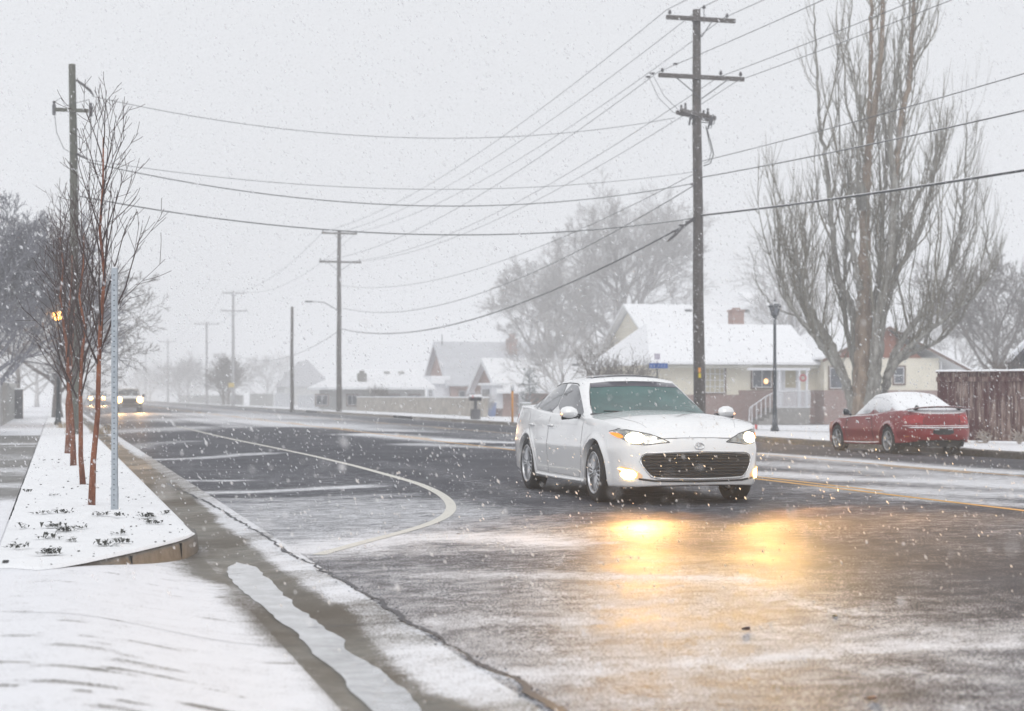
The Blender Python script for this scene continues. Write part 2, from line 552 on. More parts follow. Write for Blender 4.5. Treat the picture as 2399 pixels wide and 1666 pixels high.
# smooth the curve of the return
t0 = np.concatenate([[0], np.cumsum(np.hypot(*np.diff(path, axis=0).T))])
tt = np.concatenate([np.arange(0, t0[-1] - 8, 2.0), np.arange(t0[-1] - 8, t0[-1], .04)])
px_, py_ = np.interp(tt, t0, path[:, 0]), np.interp(tt, t0, path[:, 1])
ker = np.ones(7) / 7
for _ in range(2):
    px_[3:-3] = np.convolve(px_, ker, 'valid'); py_[3:-3] = np.convolve(py_, ker, 'valid')
K = np.stack([px_, py_], 1)
T = np.gradient(K, axis=0); T /= np.linalg.norm(T, axis=1)[:, None]
Nn = np.stack([-T[:, 1], T[:, 0]], 1)             # out of the strip
rows = []
for off, zo in ((-.12, .055), (-.03, .056), (-.008, .046), (.004, .02), (.02, None)):
    q = K + Nn * off
    low = np.where(q[:, 1] > NOSE_Y - .2, -.115, za(q[:, 0]) - .012)
    z = low if zo is None else np.maximum(np.full(len(K), zo), low)
    rows.append(np.stack([q[:, 0], q[:, 1], z], 1))
mb = MB(); mb.grid(np.array(rows)); structure(mb.build('kerb', M['kerb'], smooth=True))
mb = MB()
for xd, yd in ((408, 1256), (300, 1268), (441, 1222)):
    q = gp(xd, yd, 0, lambda u: float(za(u))); i = int(np.argmin(np.hypot(K[:, 0] - q.x, K[:, 1] - q.y)))
    for o_ in (0,):
        c_ = K[i] + Nn[i] * .008
        mb.box((c_[0], c_[1], -.03), (.007, .022, .13), math.atan2(T[i, 1], T[i, 0]))
structure(mb.build('kerb_joint', simple('joint_dark', (.03, .028, .025), .9)))
M['black'] = simple('black_metal', (.02, .02, .022), .5)

# thin water running in the gutter
m, t, b = newmat('gutter_water')
t.links.new(mixc(t, noise(t, 3, 2), (.05, .05, .052), (.09, .085, .08)), b.inputs['Base Color'])
b.inputs['Roughness'].default_value = .04; b.inputs['IOR'].default_value = 1.6
b.inputs['Specular IOR Level'].default_value = 1.0; b.inputs['Metallic'].default_value = .4
b.inputs['Base Color'].default_value = (.5, .5, .5, 1)
t.links.new(mixc(t, ramp(t, noise(t, 6, 5, .7), .35, .65), (.28, .28, .28), (.60, .61, .63)), b.inputs['Base Color'])
bump(t, b, noise(t, 14, 2), .04, .004)
L = [gp(x, y) for x, y in ((515, 1268), (516, 1290), (548, 1330), (612, 1385), (680, 1440), (722, 1480), (765, 1530), (808, 1570), (850, 1620), (880, 1680))]
R = [gp(x, y) for x, y in ((545, 1261), (590, 1290), (628, 1336), (700, 1378), (752, 1430), (800, 1470), (862, 1520), (905, 1560), (955, 1605), (1000, 1680))]
def edge_fn(P):
    ys = np.array([p.y for p in P])[::-1]; us = np.array([p.x for p in P])[::-1]
    return lambda y: np.interp(y, ys, us)
fl, fr = edge_fn(L), edge_fn(R)
yw = np.arange(L[-1].y, L[0].y + .25, .03)
lo = fl(yw) + (vnoise(yw * 0, yw, 1.9, 51) - .5) * .05 + (vnoise(yw * 0, yw, 7, 52) - .5) * .018
hi = fr(yw) + (vnoise(yw * 0, yw, 2.1, 53) - .5) * .06 + (vnoise(yw * 0, yw, 7, 54) - .5) * .02
pinch = sstep(L[0].y + .25, L[0].y - .25, yw)
mid = (lo + hi) / 2; lo, hi = mid + (lo - mid) * pinch, mid + (hi - mid) * pinch
A = np.stack([np.stack([lo + (hi - lo) * k, yw, zG(lo + (hi - lo) * k, yw) + .004], 1) for k in np.linspace(0, 1, 6)])
mb = MB(); mb.grid(A); o = mb.build('water', m, smooth=True); structure(o)

# the broken joint between gutter pan and asphalt
M['crack'] = simple('crack_tar', (.028, .03, .042), .5, .3, 30)
CR = [gp(x, y) for x, y in ((372, 1085), (430, 1112), (470, 1130), (520, 1160), (565, 1187), (608, 1212), (640, 1238), (690, 1262), (750, 1295), (800, 1322), (850, 1350), (890, 1378), (930, 1405), (985, 1432), (1040, 1465), (1085, 1495), (1140, 1520), (1190, 1550), (1235, 1580), (1290, 1625), (1330, 1670))]
cu = edge_fn(CR)
yc = np.arange(CR[-1].y, CR[0].y, .02)
r2 = np.random.default_rng(5)
jit = np.cumsum(r2.normal(0, .006, len(yc))); jit -= np.convolve(jit, np.ones(41) / 41, 'same')
w = .004 + .013 * vnoise(yc * 0, yc, 2.2, 61) ** 2 + .008 * vnoise(yc * 0, yc, 13, 62) + .016 * sstep(8, 6.6, yc)
c0 = cu(yc) + jit
z = np.interp(c0, GP[:, 0], GP[:, 1]) + .005
A = np.array([np.stack([c0 - w, yc, z], 1), np.stack([c0 + w, yc, z], 1)])
mb = MB(); mb.grid(A)
for y in r2.uniform(6.3, 12, 90):                # crumbs beside it
    u = float(cu(y)) + r2.normal(0, .05); s = r2.uniform(.002, .007)
    mb.box((u, y, G(u) + s * .4), (s * 1.6, s, s), r2.uniform(0, 3))
structure(mb.build('road_crack', M['crack']))
# joints across the pan and the driveway
mb = MB()
for a, b2 in (((650, 1408), (905, 1396)), ((500, 1292), (560, 1286)), ((380, 1128), (400, 1124)), ((290, 1062), (320, 1058))):
    pa, pb = gp(*a), gp(*b2)
    n = 12
    P = [pa.lerp(pb, i / n) for i in range(n + 1)]
    for p in P: p.z = G(p.x) + .004; p.y += random.uniform(-.006, .006)
    A = np.array([[(p.x, p.y - .006, p.z) for p in P], [(p.x, p.y + .006, p.z) for p in P]]); mb.grid(A)
pa, pb = gp(0, 1374, 0, flat(.05)), gp(652, 1421, 0, flat(-.03))
n = 40
P = [pa.lerp(pb, i / n) for i in range(n + 1)]
for p in P: p.z = float(za(p.x)) + .004; p.y += random.uniform(-.008, .008)
mb.grid(np.array([[(p.x, p.y - .005, p.z) for p in P], [(p.x, p.y + .003, p.z) for p in P]]))
structure(mb.build('pavement_joints', M['crack']))

# painted lines
def paint(name, c, wear):
    m, t, b = newmat(name)
    p = world_pos(t)
    k = ramp(t, noise(t, 30, 5, .7, vec=p), wear, wear + .12)
    t.links.new(mixc(t, k, tuple(x * .45 + .03 for x in c), c), b.inputs['Base Color'])
    b.inputs['Roughness'].default_value = .5
    return m
M['white_paint'] = paint('white_line_paint', (.66, .64, .58), .34)
M['yellow_paint'] = paint('yellow_line_paint', (.74, .40, .07), .38)
def ribbon(P, w, lift=.004):
    P = np.array(P, float)
    t0 = np.concatenate([[0], np.cumsum(np.hypot(*np.diff(P, axis=0).T))])
    n = max(int(t0[-1] / .25), 12) if t0[-1] < 60 else 300
    tt = np.linspace(0, t0[-1], n)
    x, y = np.interp(tt, t0, P[:, 0]), np.interp(tt, t0, P[:, 1])
    if t0[-1] < 70:
        for _ in range(3):
            x[2:-2] = np.convolve(x, np.ones(5) / 5, 'valid'); y[2:-2] = np.convolve(y, np.ones(5) / 5, 'valid')
    T = np.stack([np.gradient(x), np.gradient(y)], 1); T /= np.linalg.norm(T, axis=1)[:, None]
    a = np.stack([x - T[:, 1] * w / 2, y + T[:, 0] * w / 2], 1); b2 = np.stack([x + T[:, 1] * w / 2, y - T[:, 0] * w / 2], 1)
    rows = []
    for q in (a, (a + b2) / 2, b2):
        rows.append(np.concatenate([q, (np.interp(q[:, 0], GP[:, 0], GP[:, 1]) + lift)[:, None]], 1))
    return np.array(rows)
mb = MB()
mb.grid(ribbon(wpts([(395, 957), (440, 967), (480, 977), (540, 990), (600, 1002), (700, 1023), (800, 1047), (880, 1069), (940, 1086), (985, 1106), (1008, 1124), (1016, 1140), (1008, 1156), (980, 1172), (940, 1186), (880, 1201), (820, 1216), (760, 1232), (715, 1246)]), .115))
structure(mb.build('white_line', M['white_paint'], fix=False))
mb = MB()
mb.grid(ribbon([(9.5, 5), (9.5, 60), (9.5, 300)], .11))
structure(mb.build('yellow_line', M['yellow_paint'], fix=False))
mb = MB()
for y0 in list(np.arange(19.0, 31, 12.2)) + list(np.arange(45, 300, 12.2)):
    mb.grid(ribbon([(9.76, y0), (9.76, y0 + 4.6)], .10))
structure(mb.build('yellow_dashes', M['yellow_paint'], fix=False))
mb = MB()
mb.grid(ribbon([(14.25, 5), (14.25, 60), (14.25, 300)], .10))
for y0 in np.arange(12, 300, 12.2): mb.grid(ribbon([(13.98, y0), (13.98, y0 + 3)], .10))
structure(mb.build('yellow_far_line', M['yellow_paint'], fix=False))

# far side: kerb, planted strip, lawns to the horizon
farK = snowmat('far_verge_snow', (.74, .75, .78), (.88, .89, .92), 9, .5)
def fz(U, Y): return zG(U, Y) + .03 * (vnoise(U, Y, .9, 71) - .5) + .015 + .05 * (vnoise(U, Y, .25, 73) - .5) * sstep(21.5, 25, U)
sheet('lawn', np.concatenate([[20.95, 21.0], np.arange(21.4, 34, .5), np.arange(34, 60, 3), [60, 100, 200, 600, 2500]]), steps((-30, 20, 4), (20, 110, .5), (110, 300, 4), (300, 1500, 60)), fz, None, farK)
mb = MB()
ky = np.concatenate([np.arange(-30, 57.0, 2.0)])
prof = [(20.78, -.24), (20.795, -.09), (20.81, -.068), (20.9, -.06), (21.02, -.06)]
for a, b2 in ((-30, 58), (63, 101), (107, 140), (147, 1000)):
    ys_ = np.linspace(a, b2, 12)
    mb.grid(np.array([[(u, y, z) for y in ys_] for u, z in prof]))
structure(mb.build('far_kerb', M['kerb']))
sheet('ground', np.array([-2500, -600, -200, -60, -20, -6.5, -2.38]), np.array([-200, 0, 16, 40, 80, 160, 400, 1000, 4000]), lambda U, Y: U * 0 + .045, None, M['snow'])
sheet('far_ground', np.array([-2500, -300, 0, 300, 2500.0]), np.array([-300, 0, 300, 900, 4500.0]), lambda U, Y: U * 0 - .62, None, M['snow'])
# path across the far strip, its edge just showing
mb = MB()
e0, e1 = gp(1670, 966), gp(1885, 968)
mb.grid(np.array([[(e0.x + (e1.x - e0.x) * k, e0.y - .12 + .05 * math.sin(9 * k), G(e0.x + (e1.x - e0.x) * k) + .05) for k in np.linspace(0, 1, 20)],
                  [(e0.x + (e1.x - e0.x) * k, e0.y + .16 + .04 * math.sin(23 * k), G(e0.x + (e1.x - e0.x) * k) + .06) for k in np.linspace(0, 1, 20)]]))
e0, e1 = gp(2170, 1016), gp(2330, 1026)
mb.grid(np.array([[(e0.x + (e1.x - e0.x) * k, e0.y + (e1.y - e0.y) * k - .06 + .03 * math.sin(9 * k), -.05) for k in np.linspace(0, 1, 20)],
                  [(e0.x + (e1.x - e0.x) * k, e0.y + (e1.y - e0.y) * k + .05 + .02 * math.sin(23 * k), -.045) for k in np.linspace(0, 1, 20)]]))
M['soil'] = simple('bare_soil', (.14, .13, .10), .9, .3, 12)
structure(mb.build('path', M['soil'], fix=False))
# ------------------------------------------------------------------ vehicles
def pchip(xs, ys):
    xs, ys = np.array(xs, float), np.array(ys, float)
    if xs[0] > xs[-1]: xs, ys = xs[::-1], ys[::-1]
    h = np.diff(xs); d = np.diff(ys) / h
    mm = np.zeros(len(xs)); mm[0], mm[-1] = d[0], d[-1]
    for i in range(1, len(xs) - 1):
        if d[i - 1] * d[i] > 0:
            w1, w2 = 2 * h[i] + h[i - 1], h[i] + 2 * h[i - 1]
            mm[i] = (w1 + w2) / (w1 / d[i - 1] + w2 / d[i])
    def f(x):
        x = np.clip(np.asarray(x, float), xs[0], xs[-1])
        i = np.clip(np.searchsorted(xs, x) - 1, 0, len(h) - 1)
        t = (x - xs[i]) / h[i]
        return ((1 + 2 * t) * (1 - t) ** 2 * ys[i] + t * (1 - t) ** 2 * h[i] * mm[i] + t * t * (3 - 2 * t) * ys[i + 1] + t * t * (t - 1) * h[i] * mm[i + 1])
    return f

def spline_loop(pts, n):
    """open Catmull-Rom through the points, n samples spaced evenly along it."""
    P = np.array(pts, float); Q = np.vstack([2 * P[0] - P[1], P, 2 * P[-1] - P[-2]])
    out = []
    for i in range(1, len(Q) - 2):
        for t in np.linspace(0, 1, 40, endpoint=False):
            a, b, c, d = Q[i - 1], Q[i], Q[i + 1], Q[i + 2]
            out.append(.5 * (2 * b + (c - a) * t + (2 * a - 5 * b + 4 * c - d) * t * t + (3 * b - a - 3 * c + d) * t ** 3))
    out.append(P[-1]); out = np.array(out)
    s = np.concatenate([[0], np.cumsum(np.linalg.norm(np.diff(out, axis=0), axis=1))])
    q = np.linspace(0, s[-1], n)
    return np.stack([np.interp(q, s, out[:, k]) for k in range(out.shape[1])], 1)

def lower_body(c):
    """skin of the body below the windows; both halves."""
    O = spline_loop(c['plan'], 300)
    T = np.gradient(O, axis=0); T /= np.linalg.norm(T, axis=1)[:, None]
    Nn = np.stack([-T[:, 1], T[:, 0]], 1)
    if Nn[0, 0] < 0: Nn = -Nn
    wf, wr = sstep(.25, .85, Nn[:, 0]), sstep(.25, .85, -Nn[:, 0]); ws = 1 - wf - wr
    x0 = O[:, 0]
    R = c['arch_r']; zl = c['low'](x0).copy()
    for xa in c['axles']:
        dx = np.abs(x0 - xa)
        ins = dx < R
        arch = c['wheel_r'] + .01 + np.sqrt(np.maximum(R * R - dx * dx, 0))
        zl = np.where(ins & (ws > .5), np.maximum(zl, arch), zl)
    zs = c['sh'](x0)
    rows = []
    ss = np.concatenate([np.linspace(0, 1, 34)])
    for s in ss:
        z = zl + (zs - zl) * s
        ins = wf * c['pf'](z) + wr * c['pr'](z) + ws * c['ps'](z)
        flare = 0
        for xa in c['axles']:
            r = np.hypot(x0 - xa, z - c['wheel_r'])
            flare = flare + .022 * (1 - sstep(0, .10, r - R)) * ws * (r > R - .05)
        P = O - Nn * (ins - flare)[:, None]
        P[:, 1] = np.maximum(P[:, 1], 0)
        rows.append(np.stack([P[:, 0], P[:, 1], z], 1))
    top = rows[-1]
    # wheel-arch lip, turned inwards
    lip = rows[0].copy(); lip[:, 1] = np.maximum(lip[:, 1] - .09, 0); lip[:, 2] += .012
    ymax = top[:, 1].max()
    for q in np.concatenate([[.015, .04, .08], np.linspace(.14, 1, 16)]):
        y = top[:, 1] * (1 - q)
        cr = c['crown'](top[:, 0]) * (top[:, 1] / ymax) ** 2 * (1 - (1 - q) ** 2.2)
        rows.append(np.stack([top[:, 0], y, top[:, 2] + cr], 1))
    A = np.array([lip] + rows)
    B = A.copy(); B[..., 1] *= -1
    mb = MB(); mb.grid(A); mb.grid(B[:, ::-1])
    return mb

def greenhouse(c):
    base = [(1, 0), (.992, .35), (.965, .68), (.90, .90), (.70, .985), (.35, 1.0), (0, 1.0), (-.5, .995), (-.78, .955), (-.92, .82), (-.97, .5), (-1, 0)]
    U = spline_loop(base, 150)
    rows = []
    for s in np.linspace(0, 1, 22):
        xf = c['gx'][0][0] + (c['gx'][0][1] - c['gx'][0][0]) * s; xr = c['gx'][1][0] + (c['gx'][1][1] - c['gx'][1][0]) * s
        w = c['gw'][0] + (c['gw'][1] - c['gw'][0]) * s + c.get('bulge', .03) * math.sin(math.pi * s)
        xm, a = (xf + xr) / 2, (xf - xr) / 2
        x = xm + a * U[:, 0]; y = w * U[:, 1]
        zb = c['sh'](x) - .05; zt = c['roof'](x)
        rows.append(np.stack([x, y, zb + (zt - zb) * s], 1))
    top = rows[-1]; ymax = top[:, 1].max()
    for q in np.concatenate([[.03, .07, .12], np.linspace(.2, 1, 12)]):
        y = top[:, 1] * (1 - q); xx = top[:, 0]
        cr = c['rcrown'] * np.clip(top[:, 1] / ymax, 0, 1) ** 1.5 * (1 - (1 - q) ** 2.4)
        rows.append(np.stack([xx, y, top[:, 2] + cr], 1))
    A = np.array(rows); B = A.copy(); B[..., 1] *= -1
    mb = MB(); mb.grid(A); mb.grid(B[:, ::-1])
    return mb

def weld(mb):
    V = np.array(mb.v); 
    me = bpy.data.meshes.new('tmp'); me.from_pydata(mb.v, [], mb.f)
    bm = bmesh.new(); bm.from_mesh(me)
    bmesh.ops.remove_doubles(bm, verts=bm.verts, dist=.0015)
    bmesh.ops.dissolve_degenerate(bm, edges=bm.edges, dist=.0008)
    bmesh.ops.recalc_face_normals(bm, faces=bm.faces)
    bm.to_mesh(me)
    tree = BVHTree.FromBMesh(bm)
    bm.free()
    return me, tree

def me_obj(me, name, mat, parent):
    me.name = name; me.shade_smooth(); me.materials.append(mat)
    o = bpy.data.objects.new(name, me); C.objects.link(o); o.parent = parent
    return o

def chaikin(P, k=2, closed=True):
    P = [Vector(p) for p in P]
    for _ in range(k):
        Q = []
        n = len(P)
        for i in range(n if closed else n - 1):
            a, b = P[i], P[(i + 1) % n]
            Q += [a.lerp(b, .25), a.lerp(b, .75)]
        P = Q
    return P

def patch(tree, poly, axis, off, name, mat, parent, side=1, sm=1, step=.07, far=4.0, thick=.012):
    """a panel cut to a 2D outline and laid on the skin, seen along an axis ('y': outline in x,z; 'x': outline in y,z; 'z': outline in x,y)."""
    P = chaikin([(p[0], p[1], 0) for p in poly], sm) if sm else [Vector((p[0], p[1], 0)) for p in poly]
    bm = bmesh.new()
    bm.faces.new([bm.verts.new(p) for p in P])
    xs = [p.x for p in P]; ys = [p.y for p in P]
    for k, (lo, hi) in enumerate(((min(xs), max(xs)), (min(ys), max(ys)))):
        v = lo + step
        while v < hi:
            pl = Vector((v, 0, 0)) if k == 0 else Vector((0, v, 0))
            no = Vector((1, 0, 0)) if k == 0 else Vector((0, 1, 0))
            bmesh.ops.bisect_plane(bm, geom=bm.verts[:] + bm.edges[:] + bm.faces[:], plane_co=pl, plane_no=no)
            v += step
    bmesh.ops.triangulate(bm, faces=[f for f in bm.faces if len(f.verts) > 4])
    if axis == 'y': src = lambda v: (Vector((v.x, side * far, v.y)), Vector((0, -side, 0)))
    elif axis == 'x': src = lambda v: (Vector((side * far, v.x, v.y)), Vector((-side, 0, 0)))
    else: src = lambda v: (Vector((v.x, v.y, far)), Vector((0, 0, -1)))
    last = None; bad = []
    for v in bm.verts:
        o, d = src(v.co)
        h, n, i, dist = tree.ray_cast(o, d)
        if h is None: bad.append((v, o, d)); continue
        if n.dot(d) > 0: n = -n
        v.co = h + n * off; last = h
    for v, o, d in bad:
        h = tree.find_nearest(o + d * (far - 1.0))
        v.co = h[0] + h[1] * off
    if thick:
        be = [e for e in bm.edges if e.is_boundary]
        r = bmesh.ops.extrude_edge_only(bm, edges=be)
        d = src(Vector((0, 0, 0)))[1]
        for v in r['geom']:
            if isinstance(v, bmesh.types.BMVert): v.co += d * thick
    bmesh.ops.recalc_face_normals(bm, faces=bm.faces)
    me = bpy.data.meshes.new(name); bm.to_mesh(me); bm.free()
    me.shade_smooth(); me.set_sharp_from_angle(angle=math.radians(50))
    me.materials.append(mat)
    o = bpy.data.objects.new(name, me); C.objects.link(o); o.parent = parent
    return o

def seam(tree, pts, axis, side, r=.005, sink=.001):
    """a thin dark tube let into the skin."""
    out = []
    P = [Vector((p[0], p[1], 0)) for p in pts]
    for a, b in zip(P[:-1], P[1:]):
        n = max(2, int((b - a).length / .05))
        for i in range(n): out.append(a.lerp(b, i / n))
    out.append(P[-1]); res = []
    for v in out:
        if axis == 'y': o, d = Vector((v.x, side * 4, v.y)), Vector((0, -side, 0))
        elif axis == 'x': o, d = Vector((side * 4, v.x, v.y)), Vector((-side, 0, 0))
        else: o, d = Vector((v.x, v.y, 4)), Vector((0, 0, -1))
        h = tree.ray_cast(o, d)[0]
        if h: res.append(h - d * sink)
    return res

def make_wheel(R, rim_r, wid, spokes, mats, parent, loc, side, snow_mat=None, spoke_w=.03, twin=True):
    w = bpy.data.objects.new('wheel', None); C.objects.link(w); w.parent = parent; w.location = loc
    mb = MB(); h = wid / 2
    mb.lathe([(rim_r - .01, -h * .9), (rim_r + .01, -h), (R - .045, -h * 1.0), (R - .012, -h * .86), (R, -h * .6), (R, h * .6), (R - .012, h * .86), (R - .045, h), (rim_r + .01, h), (rim_r - .01, h * .9)], 48, 'Y')
    mb.build('tyre', mats['tyre'], w, smooth=True)
    mb = MB(); f = side * h * .80
    mb.lathe([(rim_r + .004, side * h * .97), (rim_r - .004, side * h * 1.0), (rim_r - .018, side * h * .95), (rim_r - .03, side * h * .5), (rim_r - .035, -side * h * .7)], 48, 'Y')
    mb.lathe([(0, f + side * .005), (.03, f + side * .005), (.034, f), (.066, f - side * .012), (.07, f - side * .05)], 24, 'Y')
    for k in range(spokes):
        for dv in ((-.10, .10) if twin else (0,)):
            a = 2 * math.pi * k / spokes + dv
            ca, sa = math.cos(a), math.sin(a)
            a2 = a + dv * .6
            ca2, sa2 = math.cos(a2), math.sin(a2)
            mb.tube([(ca * .05, f - side * .01, sa * .05), (ca2 * rim_r * .6, f + side * .004, sa2 * rim_r * .6), (ca2 * (rim_r - .012), f - side * .008, sa2 * (rim_r - .012))],
                    [spoke_w * .8, spoke_w * .55, spoke_w * .62], 6)
    mb.build('rim', snow_mat or mats['rim'], w, smooth='auto')
    mb = MB()
    mb.lathe([(0, -side * .01), (rim_r - .05, -side * .01), (rim_r - .05, -side * .03), (0, -side * .03)], 32, 'Y')
    mb.build('brake_disc', mats['disc'], w)
    return w

M['tyre'] = simple('tyre_rubber', (.018, .018, .02), .75, .3, 20, .2)
M['rim'] = simple('alloy', (.55, .56, .58), .32, .06, 10, metal=.8)
M['disc'] = simple('brake_disc_metal', (.05, .05, .055), .5, metal=.5)
M['dark'] = simple('car_underside', (.012, .012, .014), .7)
M['trim'] = simple('black_trim', (.015, .015, .017), .35)
M['seam'] = simple('panel_gap', (.30, .30, .31), .8)
M['chrome'] = simple('chrome', (.75, .76, .78), .12, .03, metal=1.0)
WM = dict(tyre=M['tyre'], rim=M['rim'], disc=M['disc'])
def glassmat(name, c, rough=.05, coat=.8, fr=1.0, snow=None):
    m = simple(name, c, rough, .25, 3, spec=fr, coat=coat, snow=snow)
    return m

def mirror_part(mk):
    for s in (1, -1): mk(s)

# ---- the white saloon coming towards us
def white_car():
    root = thing('car', 'white four-door saloon driving towards the camera with its headlights and fog lamps on', 'car')
    c = dict(
        plan=[(2.49, 0), (2.475, .30), (2.40, .58), (2.24, .76), (1.95, .865), (1.5, .905), (.9, .912), (0, .915), (-1.0, .915), (-1.7, .90), (-2.1, .855), (-2.35, .74), (-2.45, .50), (-2.48, 0)],
        axles=(1.50, -1.32), wheel_r=.335, arch_r=.375,
        low=pchip([-2.5, -2.3, -1.75, -.9, 1.05, 1.9, 2.3, 2.5], [.30, .27, .24, .19, .18, .20, .21, .23]),
        sh=pchip([-2.5, -2.35, -1.9, -1.2, -.2, .7, 1.3, 1.9, 2.2, 2.38, 2.5], [1.02, 1.06, 1.07, 1.03, .985, .965, .945, .90, .85, .79, .73]),
        crown=pchip([-2.5, -2.3, -1.8, 0, .9, 1.6, 2.1, 2.3, 2.5], [.0, .03, .05, .05, .075, .075, .06, .035, .0]),
        pf=pchip([.1, .2, .28, .36, .5, .62, .72, .82, .92], [.06, .02, .0, .005, .015, .03, .06, .13, .26]),
        pr=pchip([.1, .25, .4, .6, .75, .9, 1.02, 1.1], [.12, .06, .0, .0, .035, .05, .07, .12]),
        ps=pchip([.15, .25, .34, .5, .62, .70, .76, .86, .95, 1.05], [.055, .028, .018, .006, .0, .012, .018, .032, .06, .095]),
        gx=((1.17, .22), (-2.02, -1.02)), gw=(.80, .585), bulge=.035,
        roof=pchip([-2.1, -1.5, -1.0, -.5, 0, .2, .6], [1.20, 1.30, 1.355, 1.395, 1.385, 1.365, 1.30]), rcrown=.062)
    paint_ = simple('white_car_paint', (.86, .865, .87), .22, .02, 2, coat=1.0, spec=.5)
    me, tb = weld(lower_body(c)); me_obj(me, 'body', paint_, root)
    me2, tg = weld(greenhouse(c)); me_obj(me2, 'cabin', paint_, root)
    g_side = glassmat('side_window_glass', (.045, .05, .062))
    g_wind = simple('windscreen_glass', (.050, .118, .112), .10, .45, 1.6, spec=.5, coat=.25)
    g_tint = glassmat('tinted_band_glass', (.03, .025, .045), .06, .6)
    # windscreen seen along x: outline in (y, z)
    ws = patch(tg, [(-.69, .995), (-.35, 1.005), (0, 1.008), (.35, 1.005), (.69, .995), (.652, 1.10), (.575, 1.26), (.522, 1.348), (.30, 1.368), (0, 1.373), (-.30, 1.368), (-.522, 1.348), (-.575, 1.26), (-.652, 1.10)], 'x', .004, 'windscreen', g_wind, root, 1, 0)
    patch(tg, [(-.552, 1.298), (0, 1.318), (.552, 1.298), (.522, 1.350), (.30, 1.370), (0, 1.375), (-.30, 1.370), (-.522, 1.350)], 'x', .007, 'tinted_band', g_tint, ws, 1, 0, thick=.002)
    tr = MB()
    P = seam(tg, [(-.70, .99), (-.658, 1.10), (-.582, 1.26), (-.528, 1.352), (-.30, 1.374), (0, 1.379), (.30, 1.374), (.528, 1.352), (.582, 1.26), (.658, 1.10), (.70, .99)], 'x', 1)
    tr.tube(P, .004, 5)
    tr.build('windscreen_seal', M['trim'], root, True)
    mb = MB(); P = seam(tg, [(-.72, .985), (0, .998), (.72, .985)], 'x', 1, sink=.01); mb.tube(P, .012, 6); mb.build('cowl', M['trim'], root, True)
    mb = MB()
    for y0 in (-.05, .55):
        P = seam(tg, [(y0, 1.005), (y0 - .52, 1.025)], 'x', 1, sink=.014); mb.tube(P, .008, 5)
    mb.build('wiper', M['trim'], root)
    rw = patch(tg, [(-.66, 1.06), (.66, 1.06), (.50, 1.31), (-.50, 1.31)], 'x', .004, 'rear_window', g_side, root, -1, 1)
    # sunroof
    patch(tg, [(.02, -.42), (.04, 0), (.02, .42), (-.42, .42), (-.44, 0), (-.42, -.42)], 'z', .012, 'sunroof', glassmat('sunroof_glass', (.03, .03, .04)), root, 1, 1, thick=.02)
    for s in (1, -1):
        fw = patch(tg, [(.72, .96), (.36, 1.165), (.10, 1.295), (-.03, 1.335), (-.33, 1.345), (-.36, .99), (.45, .96)], 'y', .005, 'side_window', g_side, root, s, 1)
        patch(tg, [(-.40, .99), (-.37, 1.352), (-.75, 1.338), (-1.02, 1.28), (-1.20, 1.16), (-1.20, 1.02)], 'y', .005, 'side_window', g_side, root, s, 1)
        patch(tg, [(-1.235, 1.03), (-1.235, 1.165), (-1.35, 1.11), (-1.52, 1.05), (-1.50, 1.035)], 'y', .005, 'quarter_window', g_side, root, s, 1)
        mb = MB()
        P = seam(tg, [(.06, 1.325), (-.05, 1.352), (-.35, 1.363), (-.75, 1.352), (-1.05, 1.29), (-1.25, 1.18), (-1.40, 1.105), (-1.56, 1.045)], 'y', s)
        mb.tube(P, .007, 5)
        mb.build('window_trim', M['trim'], root, True)
        mb = MB()
        P = seam(tg, [(.74, .945), (.4, .948), (-.4, .978), (-1.0, 1.008), (-1.56, 1.03)], 'y', s, sink=.006)
        mb.tube(P, .009, 5)
        mb.build('chrome_strip', M['chrome'], root, True)
        # doors: gaps, handles, sill strip
        mb = MB()
        for pl in ([(1.02, .90), (1.02, .55), (.98, .36), (.90, .255)], [(-.38, .95), (-.37, .6), (-.36, .30), (-.38, .255)], [(-1.38, 1.0), (-1.22, .78), (-.98, .60), (-.88, .40), (-.86, .27)]):
            P = seam(tb, pl, 'y', s)
            if len(P) > 2: mb.tube(P, .003, 4)
        P = seam(tb, [(.92, .262), (-.86, .272)], 'y', s); mb.tube(P, .004, 4)
        P = seam(tb, [(2.05, .70), (1.75, .735), (1.50, .73)], 'y', s) 
        mb.build('door_gap', M['seam'], root)
        for xh in (-.25, -1.12):
            P = seam(tb, [(xh - .09, .835), (xh, .842), (xh + .09, .838)], 'y', s, sink=.018)
            h = MB(); h.tube(P, [.010, .016, .010] if len(P) == 3 else .014, 8); h.build('door_handle', paint_, root, True)
        P = seam(tb, [(1.08, .222), (0, .218), (-.88, .228)], 'y', s, sink=.012)
        h = MB(); h.tube(P, .02, 8); h.build('sill_strip', paint_, root, True)
        # mirror
        mr = MB()
        for (x0, r0, z0) in ():
            pass
        prof = [(.80, .88, 1.0, .02, .02), (.80, .90, 1.005, .055, .05), (.795, .95, 1.01, .075, .07), (.79, 1.01, 1.01, .08, .072), (.785, 1.06, 1.005, .06, .06), (.785, 1.085, 1.0, .02, .03)]
        A = [[(x + rx * math.cos(a) * (1.2 if math.cos(a) > 0 else .5), s * y, z + rz * math.sin(a)) for a in np.linspace(0, 2 * math.pi, 15)] for x, y, z, rx, rz in prof]
        mr.grid(np.array(A)); mo = mr.build('wing_mirror', paint_, root, True)
        st = MB(); st.tube([(.80, s * .84, .965), (.80, s * .93, .965), (.79, s * 1.0, .955)], [.03, .028, .03], 8); st.tube([(.80, s * .94, .955), (.80, s * 1.07, .95)], [.022, .028], 8); st.build('mirror_foot', M['trim'], mo, True)
        ti = MB(); ti.tube([(.845, s * 1.02, .985), (.82, s * 1.09, .99)], [.012, .009], 6); ti.build('turn_signal', emis('mirror_amber', (1, .35, .05), 2.5), mo)
